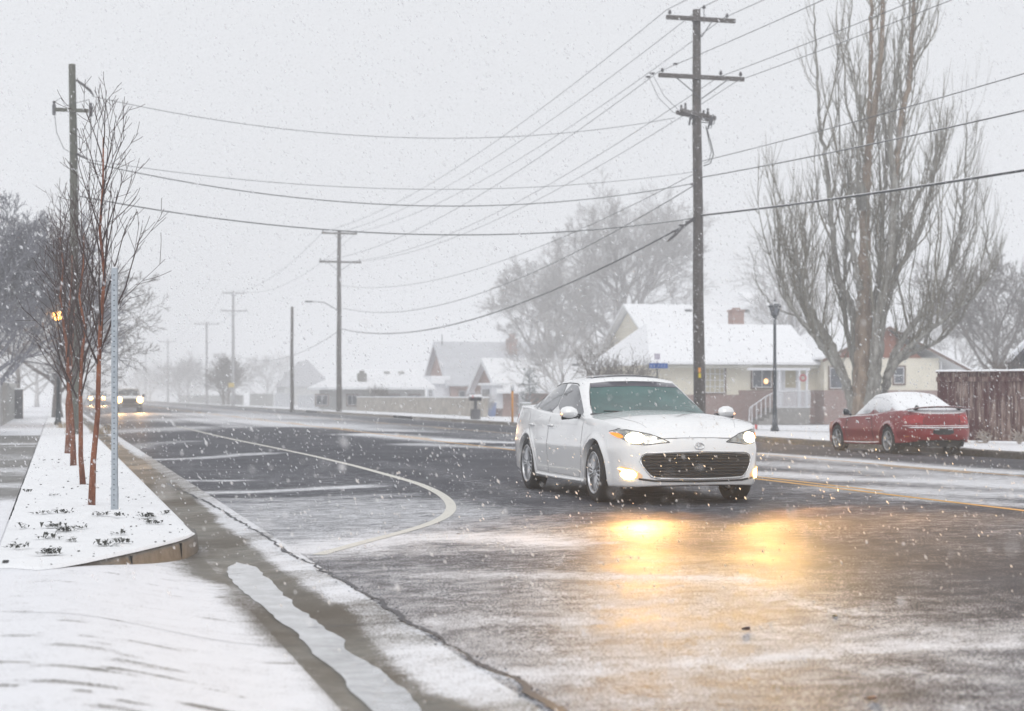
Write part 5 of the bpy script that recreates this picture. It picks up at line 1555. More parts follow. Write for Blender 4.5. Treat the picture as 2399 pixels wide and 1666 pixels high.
P.update(limbs=9, llen=4.2, maxlvl=4)
tree('bare_tree', 'low bushy bare tree between the brick houses and the pale tree', 'tree', at(1262, 900, 128).x, at(1262, 900, 128).y, 3.4, .22, P, 25, M['grey_tree'], M['far_twig'], FT, -.5)
P.update(limbs=12, llen=4.8, lspread=.7, maxlvl=4)
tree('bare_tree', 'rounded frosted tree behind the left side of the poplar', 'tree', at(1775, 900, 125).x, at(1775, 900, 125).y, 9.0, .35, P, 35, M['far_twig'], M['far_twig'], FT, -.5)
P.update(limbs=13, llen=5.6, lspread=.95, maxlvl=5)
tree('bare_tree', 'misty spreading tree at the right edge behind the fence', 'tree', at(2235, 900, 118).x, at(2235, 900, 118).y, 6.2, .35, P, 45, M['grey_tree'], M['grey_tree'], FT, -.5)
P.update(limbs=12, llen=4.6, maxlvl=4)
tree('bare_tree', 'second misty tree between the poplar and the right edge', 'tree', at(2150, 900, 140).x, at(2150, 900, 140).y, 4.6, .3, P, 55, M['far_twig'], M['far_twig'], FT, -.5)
# left side of the road
P = dict(BIG); P.update(limbs=22, llen=4.1, lspread=1.0, lstart=.22, rmin=.014, maxlvl=5, kids=(5, 6, 6, 5), up=.03)
LT = 'bushy bare trees left of the sidewalk'
tree('bare_tree', 'dense bluish bare tree overhanging the sidewalk at the left edge', 'tree', at(-30, 900, 62).x, at(-30, 900, 62).y, 3.9, .24, P, 65, M['blue_tree'], M['blue_tree'], LT, .05)
P.update(limbs=12, llen=4.6, kids=(4, 5, 5, 4))
tree('bare_tree', 'grey bare tree behind the saplings, reaching over the kerb', 'tree', .1, 92, 5.6, .26, P, 75, M['grey_tree'], M['grey_tree'], LT, .05)
P.update(limbs=11, llen=4.2)
tree('bare_tree', 'pale bare tree farther along the left sidewalk', 'tree', at(40, 900, 118).x, at(40, 900, 118).y, 4.4, .24, P, 85, M['grey_tree'], M['far_twig'], LT, .05)
tree('bare_tree', 'palest bare tree at the far end of the left sidewalk', 'tree', at(82, 900, 170).x, at(82, 900, 170).y, 4.4, .24, P, 95, M['far_twig'], M['far_twig'], LT, .05)
# trees down the road on the far side
P = dict(BIG); P.update(limbs=14, llen=3.6, lspread=.55, lstart=.12, maxlvl=4, kids=(5, 5, 5), up=.05, rmin=.02)
DT = 'dark bushy trees far down the road'
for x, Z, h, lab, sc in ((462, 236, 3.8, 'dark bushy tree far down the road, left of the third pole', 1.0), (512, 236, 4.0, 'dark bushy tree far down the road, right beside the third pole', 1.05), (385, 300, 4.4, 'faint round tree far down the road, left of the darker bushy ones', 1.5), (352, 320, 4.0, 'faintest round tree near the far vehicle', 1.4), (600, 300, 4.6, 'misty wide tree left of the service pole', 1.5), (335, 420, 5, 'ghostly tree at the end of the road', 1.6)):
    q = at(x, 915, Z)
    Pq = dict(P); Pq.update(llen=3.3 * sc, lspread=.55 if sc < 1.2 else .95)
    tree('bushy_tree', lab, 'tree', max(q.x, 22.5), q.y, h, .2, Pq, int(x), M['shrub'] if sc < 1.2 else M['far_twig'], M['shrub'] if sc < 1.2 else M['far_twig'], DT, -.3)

# ---- shrubs by the houses
SH = dict(n=5, wander=.16, up=.03, ratio=(.6, .6, .55), kids=(5, 5, 4), spread=(.6, .6, .6), start=(.15, .15, .2), rmin=.012, maxlvl=3, limbs=20, lstart=.05, lspread=.8, llen=1.2, ltaper=.1, lr=.8, ttip=.5, sides=3, tip=.5)
SHG = 'leafless shrubs in front of the houses'
def shrub(label, X, Y, h, L, seed, mat='shrub', **kw):
    P = dict(SH); P.update(llen=L); P.update(kw)
    return tree('shrub', label, 'shrub', X, Y, h, .035, P, seed, M[mat], M[mat], SHG)
q = at(1345, 940, 84); shrub('big rounded leafless hedge bush left of the cream house, left half', q.x, q.y, 1.9, 1.5, 1, limbs=30)
q = at(1395, 940, 85); shrub('big leafless hedge bush left of the cream house, behind the street sign', q.x, q.y, 1.8, 1.5, 2, limbs=30)
q = at(1440, 940, 84); shrub('smaller leafless bush against the wall behind the street sign', q.x, q.y, 1.7, 1.2, 3, limbs=22)
P = dict(SH); P.update(llen=2.0, maxlvl=3, limbs=12, lspread=1.0)
q = at(1440, 800, 110); tree('shrub', 'thin bare tree top showing against the snowy roof', 'shrub', q.x, q.y, 4.2, .08, P, 9, M['shrub'], M['shrub'], SHG)
M['dry'] = bark('dry_stems', (.30, .22, .16), (.55, .48, .42), .5)
k = 0
for x in (1688, 1712, 1738, 1758, 1785, 1815, 1838):
    q = gp(x, 951 - (k % 2) * 3); k += 1
    shrub('low frosted dry shrub at the foot of the cream house, number %d from the left' % k if 0 else 'low frosted dry shrub at the foot of the cream house, %s' % ('at the stairs', 'beside the stairs', 'under the porch', 'below the porch railing', 'right of the lamp post', 'under the brick wall', 'nearest the red coupe')[k - 1], q.x, q.y, .35, .42 + .12 * (k % 3), 100 + k, 'dry', limbs=16, maxlvl=2)
q = at(1188, 940, 122)
P = dict(SH); P.update(llen=.95, limbs=26, lspread=1.2, ltaper=.85, up=.0)
tree('conifer', 'small dark conifer behind the white car', 'tree', q.x, q.y, 3.4, .06, P, 200, M['blue_tree'], bark('conifer_green', (.03, .05, .045), (.12, .15, .15), .55), None)
q = at(1085, 930, 120); shrub('frosted round bush in front of the gabled brick house', q.x, q.y, .9, .8, 13, 'far_twig', limbs=26)
q = at(850, 890, 150); shrub('clipped dark bush behind the long block wall', q.x, q.y, 1.3, 1.0, 14, 'shrub', limbs=24)
q = at(2262, 850, 60)
P = dict(SH); P.update(llen=1.1, limbs=22)
tree('shrub', 'snow speckled bush showing above the red fence', 'shrub', q.x, q.y, 2.0, .06, P, 15, M['shrub'], M['shrub'], SHG)
# tufts of dry grass on the left strip
def tuft(name, label, cat, X, Y, z, n, L, mat, seed, spread=.5, group=None, w=.004):
    R = random.Random(seed); mb = MB()
    for _ in range(n):
        a = R.random() * 6.28; l = L * (.5 + .6 * R.random()); s = spread * R.random()
        x0, y0 = R.gauss(0, L * .35), R.gauss(0, L * .35)
        p0 = Vector((x0, y0, -.01)); p1 = p0 + Vector((math.cos(a) * s * l * .5, math.sin(a) * s * l * .5, l * .6)); p2 = p1 + Vector((math.cos(a) * s * l, math.sin(a) * s * l, l * .25))
        t = Vector((-math.sin(a), math.cos(a), 0)) * w
        mb.add([p0 - t, p0 + t, p1 + t, p1 - t, p2], [(0, 1, 2, 3), (3, 2, 4)])
    o = mb.build(name, mat, None, fix=False); o.location = (X, Y, z)
    return tag(o, label, cat, group)
M['straw'] = simple('dry_grass', (.42, .32, .20), .9, .3, 20)
GG = 'tufts of dry grass at the kerb beyond the saplings'
for x, y, n, L, lab in ((226, 975, 90, .42, 'straw coloured grass tuft at the kerb between sapling and steel post'), (140, 962, 70, .30, 'straw coloured grass tuft at the foot of the orange lamp'), (158, 975, 70, .3, 'straw coloured grass tuft among the farther saplings')):
    q = gp(x, y, 0, flat(.05)); tuft('grass_tuft', lab, 'grass tuft', q.x, q.y, .07, n, L, M['straw'], x, 1.2, GG, .006)
# dark leaf clumps poking out of the snow
M['leaf_dark'] = simple('dark_leaves', (.028, .030, .022), .6, .4, 30, snow=(.75, 1.1))
LG = 'dark leafy clumps poking through the snow by the kerb corner'
def clump(label, x, y, n, s, seed):
    R = random.Random(seed); q = gp(x, y, 0, flat(.055)); mb = MB()
    for _ in range(n):
        a = R.random() * 6.28; l = .055 * (.5 + .8 * R.random()); cx, cy = R.gauss(0, s * 1.0), R.gauss(0, s * 1.3)
        d = Vector((math.cos(a), math.sin(a), 0)); t = Vector((-d.y, d.x, 0)); up = .2 + .9 * R.random()
        p0 = Vector((cx, cy, .008)); p1 = p0 + d * l * .5 + Vector((0, 0, l * up * .7)); p2 = p0 + d * l + Vector((0, 0, l * up * .6)); w = l * (.16 + .18 * R.random())
        mb.add([p0, p1 + t * w, p1 - t * w, p2 + t * w * .2, p1 + Vector((0, 0, -.004))], [(0, 4, 1), (0, 2, 4), (4, 3, 1), (2, 3, 4)])
    o = mb.build('weed_clump', M['leaf_dark'], None, fix=False); o.location = (q.x, q.y, .074)
    tag(o, label, 'weed clump', LG)
for i, (x, y, n, s, lab) in enumerate((
        (112, 1252, 46, .035, 'largest dark leaf clump, nearest the curved kerb'), (122, 1190, 46, .04, 'dark leaf clump in the middle left of the strip'), (150, 1199, 40, .04, 'dark leaf clump touching the one in the middle left'),
        (105, 1216, 22, .04, 'flat dark leaf clump below the middle left ones'), (158, 1222, 14, .03, 'tiny leaf clump in the middle of the strip'), (240, 1232, 34, .03, 'dark leaf clump just inside the kerb, left one of two'),
        (276, 1226, 26, .04, 'sparse leaf clump just inside the kerb, right one of two'), (330, 1167, 44, .035, 'dense dark leaf clump right of the steel post'), (345, 1182, 26, .035, 'leaf clump below the dense one right of the steel post'),
        (372, 1160, 14, .03, 'brownish leaf scrap near the kerb edge'), (228, 1163, 26, .035, 'leaf clump at the foot of the steel post, left side'), (266, 1165, 18, .03, 'leaf clump at the foot of the steel post, right side'),
        (140, 1158, 26, .045, 'leaf clump left of the nearest sapling'), (92, 1160, 16, .04, 'leaf clump near the sidewalk edge, upper one'), (120, 1118, 16, .05, 'small leaf clump beside the second sapling'),
        (48, 1192, 12, .03, 'small leaf clump on the sidewalk edge, middle one'), (40, 1238, 22, .035, 'leaf clump on the sidewalk edge, lowest one'), (180, 1193, 10, .02, 'tiny leaf scrap right of the middle clumps'),
        (268, 1206, 12, .025, 'tiny leaf scrap between steel post and kerb'), (60, 1110, 10, .03, 'tiny leaf scrap at the sidewalk edge, topmost'))):
    clump(lab, x, y, n, s, 300 + i)
# twigs and scraps too many to count
R = np.random.default_rng(9); mb = MB()
for _ in range(150):
    v = R.random() ** 1.6 * 20; u = R.uniform(-.36, 1.05); y = np.interp(u, retU, retY) + v + .05; s = R.uniform(.003, .009) * (1 + v * .05)
    mb.box((u, y, .078), (s * 2, s, s), R.uniform(0, 3))
o = mb.build('leaf_litter', M['leaf_dark'], None, fix=False); o['kind'] = 'stuff'; tag(o, 'dark scraps of leaf and grass showing through the snow of the strip', 'leaf litter')
# ------------------------------------------------------------------ houses, walls, fences
def brickmat(name, a, b_, sc=4.0):
    m, t, b = newmat(name)
    p = N(t, 'ShaderNodeTexCoord').outputs['Object']
    v = N(t, 'ShaderNodeVectorMath', operation='MULTIPLY'); 
    # bricks laid along whichever way the wall runs: use x + y for the course direction
    sx = N(t, 'ShaderNodeSeparateXYZ'); t.links.new(p, sx.inputs[0])
    cx = N(t, 'ShaderNodeCombineXYZ'); t.links.new(math_(t, 'ADD', sx.outputs[0], sx.outputs[1]), cx.inputs[0]); t.links.new(sx.outputs[2], cx.inputs[1])
    br = N(t, 'ShaderNodeTexBrick', i_Scale=sc); t.links.new(cx.outputs[0], br.inputs['Vector'])
    br.inputs['Color1'].default_value = (*a, 1); br.inputs['Color2'].default_value = (*b_, 1); br.inputs['Mortar'].default_value = (.36, .33, .31, 1)
    br.inputs['Mortar Size'].default_value = .03
    t.links.new(mixc(t, math_(t, 'MULTIPLY', ramp(t, noise(t, 9, 4, .7, vec=p), .45, .75), .5), br.outputs['Color'], (.42, .40, .40)), b.inputs['Base Color'])
    b.inputs['Roughness'].default_value = .9
    return m
M['cream'] = simple('cream_wall', (.70, .66, .56), .85, .05, 2)
M['brick'] = brickmat('red_brick', (.20, .10, .085), (.27, .14, .12))
M['brick_pale'] = brickmat('pale_red_brick', (.30, .16, .13), (.38, .21, .17))
M['shingle'] = simple('red_shingle', (.24, .095, .06), .85, .25, 12, .3)
M['eave'] = simple('eave_board', (.40, .39, .35), .8, .1)
M['brown'] = simple('brown_frame', (.12, .07, .05), .6)
M['wht'] = simple('white_frame', (.66, .67, .70), .6, .04)
M['pane'] = simple('window_pane', (.07, .078, .095), .1, .3, 2, coat=.5)
M['blind'] = simple('window_blind', (.42, .38, .28), .7, .15, 8)
M['greywall'] = simple('grey_wall', (.42, .42, .41), .85, .06, 2)
M['stone'] = simple('concrete_step', (.25, .24, .23), .85)

def part(root, name, mat, fn, **kw):
    mb = MB(); fn(mb)
    return mb.build(name, M[mat] if isinstance(mat, str) else mat, root, **kw)

def window(root, x0, x1, z0, z1, y, fr='wht', outer='brown', cols=1, rows=1, pane='pane', ax='x'):
    """a window in a wall facing -Y at y (ax x) or facing -X at x = y (ax y)."""
    def bx(mb, a0, a1, d0, d1, c0, c1):
        if ax == 'x': mb.bbox(a0, a1, y + d0, y + d1, c0, c1)
        else: mb.bbox(y + d0, y + d1, a0, a1, c0, c1)
    t = .09
    def f(mb):
        bx(mb, x0 - t, x0, -.06, .02, z0 - t, z1 + t); bx(mb, x1, x1 + t, -.06, .02, z0 - t, z1 + t)
        bx(mb, x0, x1, -.06, .02, z1, z1 + t); bx(mb, x0, x1, -.075, .02, z0 - t, z0)
    w = part(root, 'window', outer, f)
    def g(mb):
        s = .05
        bx(mb, x0, x0 + s, -.04, .0, z0, z1); bx(mb, x1 - s, x1, -.04, .0, z0, z1)
        bx(mb, x0 + s, x1 - s, -.04, .0, z1 - s, z1); bx(mb, x0 + s, x1 - s, -.04, .0, z0, z0 + s)
        for k in range(1, cols): xx = x0 + (x1 - x0) * k / cols; bx(mb, xx - .02, xx + .02, -.035, -.005, z0 + s, z1 - s)
        for k in range(1, rows): zz = z0 + (z1 - z0) * k / rows; bx(mb, x0 + s, x1 - s, -.033, -.007, zz - .02, zz + .02)
    part(w, 'frame', fr, g)
    part(w, 'pane', pane, lambda mb: bx(mb, x0, x1, -.012, -.004, z0, z1))
    return w

def slab(mb, P, th=.12):
    """sloping sheet with thickness; P counterclockwise from above."""
    mb.poly(P, (0, 0, th))

# ---- the cream house
Y0 = 90.0
hx = lambda xd, y=Y0: on_Y(xd, 888, y).x
hz_ = lambda yd, xd=1600, y=Y0: on_Y(xd, yd, y).z
gz = -.42
x0, x1, x2 = on_Y(1318, 812, Y0 + 10.8).x + .8, hx(1838), hx(2118)
root = thing('house', 'cream house with brick base, white porch railing and snowy hipped roof behind the dark pole', 'house', (0, 0, 0))
ze = hz_(812); zt = hz_(727, 1600, Y0 + 5)
zw1, zw2 = hz_(886), hz_(876, 1750)
part(root, 'wall', 'cream', lambda mb: mb.bbox(x0, x1, Y0, Y0 + 10, zw2 - .3, ze))
xb = hx(1658)
part(root, 'brick_base', 'brick', lambda mb: (mb.bbox(x0, xb, Y0 - .05, Y0 + 9.9, gz, zw1), mb.bbox(xb, x1, Y0 - .048, Y0 + 9.9, gz, zw2)))
# hipped main roof, thick with snow
rx0, rx1 = hx(1450, Y0 + 5), hx(1775, Y0 + 5)
ex0, ex1 = on_Y(1318, 812, Y0 + 10.8).x, hx(1842, Y0 - .8)
def roof_main(mb):
    a = [(ex0, Y0 - .8, ze - .02), (ex1, Y0 - .8, ze - .02), (ex1, Y0 + 10.8, ze - .02), (ex0, Y0 + 10.8, ze - .02), (rx0, Y0 + 5, zt), (rx1, Y0 + 5, zt)]
    mb.add(a, [(0, 1, 5, 4), (2, 3, 4, 5), (3, 0, 4), (1, 2, 5)])
    b = [(p[0], p[1], p[2] - .14) for p in a[:4]]; n = len(mb.v)
    mb.add(a[:4] + b, [(0, 4, 5, 1), (1, 5, 6, 2), (2, 6, 7, 3), (3, 7, 4, 0), (4, 7, 6, 5)])
rf = part(root, 'roof', 'snow_roof', roof_main)
part(rf, 'eave', 'eave', lambda mb: mb.bbox(ex0 + .12, ex1 - .1, Y0 - .7, Y0 + .3, ze - .36, ze - .17))
cx_ = hx(1652, Y0 + 7); zc1 = hz_(695, 1652, Y0 + 7)
part(rf, 'chimney', 'brick_pale', lambda mb: (mb.bbox(cx_ - .36, cx_ + .36, Y0 + 6.6, Y0 + 7.4, zt - 1.2, zc1 - .12), mb.bbox(cx_ - .42, cx_ + .42, Y0 + 6.54, Y0 + 7.46, zc1 - .118, zc1 - .02), mb.bbox(cx_ - .2, cx_ + .2, Y0 + 6.8, Y0 + 7.2, zc1 - .018, zc1 + .1)))
# gabled wing on the right
gx0, gx1 = hx(1850, Y0 - 1.2), hx(2108, Y0 - 1.2); yg = Y0 - 1.2
zg_e = hz_(803, 1985, yg); zg_t = hz_(733, 1988, yg); gxm = hx(1988, yg)
part(root, 'wing_wall', 'cream', lambda mb: mb.bbox(gx0, gx1, yg, yg + 10, zw2 - .3, zg_e))
part(root, 'wing_brick_base', 'brick', lambda mb: mb.bbox(gx0 - .03, gx1 + .03, yg - .05, yg + 9.8, gz, zw2))
sl = (zg_t - zg_e) / (gxm - hx(1862, yg))
part(root, 'gable', 'shingle', lambda mb: mb.poly([(hx(1862, yg), yg - .06, zg_e), (hx(2068, yg), yg - .06, zg_e), (gxm, yg - .06, zg_t - .1)], (0, .3, 0)))
xr, zr = hx(2172, yg), hz_(832, 2172, yg)
part(root, 'wing_roof', 'snow_roof', lambda mb: (mb.poly([(gxm, yg - .5, zg_t), (hx(1838, yg), yg - .5, zg_e - .12), (hx(1838, yg), yg + 10, zg_e - .12), (gxm, yg + 10, zg_t)], (0, 0, .13)),
                                         mb.poly([(gxm, yg - .5, zg_t), (xr, yg - .5, zr), (xr, yg + 10, zr), (gxm, yg + 10, zg_t)], (0, 0, .13))))
part(root, 'barge_board', 'brown', lambda mb: (mb.poly([(gxm, yg - .54, zg_t), (xr, yg - .54, zr), (xr, yg - .54, zr - .16), (gxm, yg - .54, zg_t - .17)], (0, .035, 0)), mb.poly([(gxm, yg - .54, zg_t), (hx(1838, yg), yg - .54, zg_e - .12), (hx(1838, yg), yg - .54, zg_e - .29), (gxm, yg - .54, zg_t - .17)], (0, .035, 0))))
part(root, 'side_lean_to', 'greywall', lambda mb: mb.bbox(gx1 + .02, xr - .4, yg + 1.2, yg + 9, gz, hz_(845, 2120, yg)))
part(root, 'downpipe', 'wht', lambda mb: mb.tube([(gx1 + .08, yg - .08, gz), (gx1 + .08, yg - .08, zg_e - .2)], .05, 6))
window(root, hx(1572), hx(1626), hz_(882), hz_(825), Y0, cols=5, rows=4, pane='blind')
wl = window(root, hx(1688), hx(1732), hz_(870), hz_(827), Y0 - .0, cols=2, rows=1)
q = on_Y(1719, 856, Y0 - .02)
part(wl, 'lamp_glow', emis('indoor_lamp', (1, .5, .15), 2.2), lambda mb: mb.lathe([(0, 0), (.10, .05), (.13, .2), (.06, .3), (0, .3)], 10, 'Z', (q.x, Y0 - .03, q.z - .15)))
window(root, hx(1862, yg), hx(1893, yg), hz_(872, 1870, yg), hz_(825, 1870, yg), yg, cols=1, rows=1)
window(root, hx(2006, yg), hx(2029, yg), hz_(861, 2015, yg), hz_(824, 2015, yg), yg, cols=1, rows=2)
window(root, hx(1760), hx(1788), hz_(872), hz_(826), Y0, outer='wht', cols=1, rows=1, pane='blind')
# porch
yp = Y0 - 2.0
px = lambda xd: hx(xd, yp); pzz = lambda yd: hz_(yd, 1750, yp)
fl_z = pzz(916)
part(root, 'porch_floor', 'stone', lambda mb: mb.bbox(px(1744), px(1818), yp, Y0 - .06, gz, fl_z))
part(root, 'door', 'wht', lambda mb: mb.bbox(hx(1742), hx(1756), Y0 - .05, Y0 - .01, fl_z, hz_(825)))
for xd in (1750, 1795, 1812):
    part(root, 'porch_post', 'wht', lambda mb: mb.bbox(px(xd) - .06, px(xd) + .06, yp + .02, yp + .14, fl_z, ze - .37))
part(root, 'porch_beam', 'wht', lambda mb: mb.bbox(px(1680), px(1818), yp - .04, yp + .2, ze - .50, ze - .365))
rail = part(root, 'railing', 'wht', lambda mb: (mb.bbox(px(1744), px(1818), yp - .03, yp + .03, pzz(877) - .03, pzz(877) + .03), mb.bbox(px(1744), px(1818), yp - .02, yp + .02, pzz(914) - .03, pzz(914) + .02)))
for xx in np.linspace(px(1744), px(1818), 27):
    part(rail, 'baluster', 'wht', lambda mb: mb.bbox(xx - .018, xx + .018, yp - .018, yp + .018, pzz(914), pzz(878)))
sr = part(root, 'stair_railing', 'wht', lambda mb: (mb.tube([(px(1744), yp, pzz(877)), (px(1716), yp - .2, pzz(890)), (px(1675), yp - .5, pzz(915))], .03, 6), mb.tube([(px(1675), yp - .5, pzz(915)), (px(1673), yp - .5, pzz(945))], .03, 6)))
for k in range(6):
    f = (k + .5) / 6; xx = px(1675) + (px(1744) - px(1675)) * f; zz = pzz(913) + (pzz(878) - pzz(913)) * f
    part(sr, 'baluster', 'wht', lambda mb: mb.bbox(xx - .022, xx + .022, yp - .5 + .5 * f, yp - .46 + .5 * f, zz - .95, zz))
for k in range(5):
    xx = px(1744) - .32 * (k + 1); zt_ = fl_z - .18 * (k + 1)
    part(root, 'step', 'stone', lambda mb: mb.bbox(xx, xx + .318, yp - .4, Y0 - .6, gz, zt_))
part(root, 'wreath', simple('red_ornament', (.4, .08, .10), .6), lambda mb: mb.lathe([(.12, 0), (.17, .03), (.22, 0), (.17, -.03), (.12, 0)], 14, 'Y', (px(1802), yp - .03, pzz(848))))
for xd in (1700, 1752, 1766):
    q = on_Y(xd, 832, Y0 - 1.2)
# roof vents
for xd in (1690,):
    pass

# ---- taller house behind it
Yb = 112.0
hb = lambda xd: on_Y(xd, 888, Yb).x
zb_ = lambda yd, xd=1600, y=Yb: on_Y(xd, yd, y).z
root = thing('house', 'taller snowy roofed house with a pale gable rising behind the cream house', 'house')
bx0, bx1 = on_Y(1413, 888, Yb + 7).x, hb(1900)
zbt = zb_(689, 1600, Yb + 7); zbe = zb_(800)
part(root, 'wall', 'cream', lambda mb: mb.bbox(bx0, bx1, Yb, Yb + 14, -.5, zbe))
part(root, 'gable', 'cream', lambda mb: mb.poly([(bx0 + .02, Yb, zbe), (bx0 + .02, Yb + 14, zbe), (bx0 + .02, Yb + 7, zbt - .2)], (.15, 0, 0)))
rf = part(root, 'roof', 'snow_roof', lambda mb: (mb.poly([(bx0 - .5, Yb - .7, zbe - .3), (bx1 + .5, Yb - .7, zbe - .3), (bx1 + .5, Yb + 7, zbt), (bx0 - .5, Yb + 7, zbt)], (0, 0, .15)),
                                     mb.poly([(bx0 - .5, Yb + 14.7, zbe - .3), (bx1 + .5, Yb + 14.7, zbe - .3), (bx1 + .5, Yb + 7, zbt), (bx0 - .5, Yb + 7, zbt)], (0, 0, .15))))
for xd in (1542, 1671, 1930):
    q = on_Y(xd, 698, Yb + 6.3)
    part(rf, 'roof_vent', 'iron', lambda mb: mb.box((q.x, q.y - .2, q.z), (.5, .35, .22)))
# brick chimney stack beyond
q = on_Y(1722, 727, 128)
root = thing('house', 'house of which only a patchy brick upper wall shows behind the street lamp head', 'house')
wq = on_Y(1700, 727, 128); we = on_Y(1760, 690, 128)
part(root, 'wall', 'brick_pale', lambda mb: mb.bbox(wq.x, we.x, 128, 134, -.5, we.z))
part(root, 'roof', 'snow_roof', lambda mb: mb.poly([(wq.x - .4, 127.6, we.z), (we.x + .4, 127.6, we.z), (we.x + .4, 131, we.z + 1.2), (wq.x - .4, 131, we.z + 1.2)], (0, 0, .15)))

# ---- small brick house with gable, left of the white car
def gable_house(label, xd_c, xd_far, Y, depth, yd_e, yd_t, xd_r, base, wallm, roofm='snow_roof', wm='brick_pale'):
    """ridge runs away from the road; the gable faces the road."""
    root = thing('house', label, 'house')
    c = on_Y(xd_c, yd_e, Y); X0 = c.x; ze = c.z
    Xr = on_Y(xd_r, yd_e, Y).x
    zt = on_Y(xd_c, yd_t, Y + depth / 2).z
    part(root, 'wall', wallm, lambda mb: mb.bbox(X0, Xr, Y, Y + depth, base, ze))
    part(root, 'gable', wm, lambda mb: mb.poly([(X0 - .01, Y, ze), (X0 - .01, Y + depth, ze), (X0 - .01, Y + depth / 2, zt - .15)], (.2, 0, 0)))
    e = .6; sl = (zt - ze) / (depth / 2)
    rf = part(root, 'roof', roofm, lambda mb: (mb.poly([(X0 - e, Y - e, ze - e * sl), (Xr + e, Y - e, ze - e * sl), (Xr + e, Y + depth / 2, zt), (X0 - e, Y + depth / 2, zt)], (0, 0, .16)),
                                           mb.poly([(X0 - e, Y + depth + e, ze - e * sl), (Xr + e, Y + depth + e, ze - e * sl), (Xr + e, Y + depth / 2, zt), (X0 - e, Y + depth / 2, zt)], (0, 0, .16))))
    part(root, 'barge_board', 'wht', lambda mb: (mb.poly([(X0 - e - .02, Y - e, ze - e * sl), (X0 - e - .02, Y + depth / 2, zt), (X0 - e - .02, Y + depth / 2, zt - .25), (X0 - e - .02, Y - e, ze - e * sl - .25)], (.06, 0, 0)),
                                               mb.poly([(X0 - e - .02, Y + depth + e, ze - e * sl), (X0 - e - .02, Y + depth / 2, zt), (X0 - e - .02, Y + depth / 2, zt - .25), (X0 - e - .02, Y + depth + e, ze - e * sl - .25)], (.06, 0, 0))))
    return root, rf, X0, Xr, ze, zt
r, rf, X0, Xr, ze4, zt4 = gable_house('small brick house with a steep gable, left of the white car', 1128, 0, 128, 9.0, 874, 808, 1330, -.5, 'brick_pale')
for xd in (1208, 1290):
    q = on_Y(xd, 820, 131.5); part(rf, 'roof_vent', 'iron', lambda mb: mb.box((q.x, q.y, q.z), (.5, .4, .25)))
part(r, 'door', 'wht', lambda mb: mb.bbox(on_Y(1163, 900, 128).x, on_Y(1178, 900, 128).x, 127.94, 127.99, -.5, on_Y(1163, 862, 128).z))
# bay window on the gable side
b0 = on_X(1079, 880, X0 - .9); b1 = on_X(1104, 880, X0 - .9)
part(r, 'bay', 'wht', lambda mb: mb.bbox(X0 - .9, X0 - .02, min(b0.y, b1.y), max(b0.y, b1.y), .2, 2.0))
window(r, min(b0.y, b1.y) + .5, max(b0.y, b1.y) - .5, .55, 1.75, X0 - .9, outer='wht', cols=3, ax='y')
part(r, 'bay_roof', 'snow_roof', lambda mb: mb.bbox(X0 - 1.1, X0 - .02, min(b0.y, b1.y) - .2, max(b0.y, b1.y) + .2, 2.002, 2.2))
window(r, on_Y(1240, 900, 128).x, on_Y(1275, 900, 128).x, .7, 1.7, 128, cols=2)
# taller brick house behind
r, rf, X5, Xr5, ze5, zt5 = gable_house('long tall brick house with a grey snowy roof, behind the small gabled one', 1012, 0, 168, 11.0, 857, 770, 1265, -.5, 'brick_pale', simple('thin_snow_roof', (.52, .53, .56), .9, .06, 1))
q = on_Y(1149, 770, 172.0)
part(rf, 'chimney', 'brick_pale', lambda mb: (mb.bbox(q.x - .5, q.x + .5, 171.6, 172.6, zt5 - 1.5, zt5 + .45), mb.bbox(q.x - .25, q.x + .25, 171.8, 172.4, zt5 + .452, zt5 + 1.0)))
q = on_Y(1197, 790, 171); part(rf, 'flue', 'iron', lambda mb: mb.bbox(q.x - .2, q.x + .2, 170.6, 171.1, zt5 - 1.8, zt5 - .3))
part(r, 'antenna', 'iron', lambda mb: mb.tube([(X5 + .2, 173, zt5 - .3), (X5 + .2, 173, zt5 + .9)], .05, 5))
part(r, 'entrance_porch', 'wht', lambda mb: mb.bbox(X5 - 1.6, X5 - .02, 168.5, 172, -.5, 2.4))
part(r, 'porch_roof', 'snow_roof', lambda mb: mb.poly([(X5 - 2.0, 168.1, 2.402), (X5 - .02, 168.1, 2.402), (X5 - .02, 172.4, 2.402), (X5 - 2.0, 172.4, 2.402)], (0, 0, .8)))
window(r, 169.3, 171.0, .6, 1.9, X5 - 1.6, outer='wht', cols=2, ax='y')
for xd in (1030, 1052): window(r, on_Y(xd, 880, 168).x, on_Y(xd + 14, 880, 168).x, .6, 1.7, 168, cols=1)
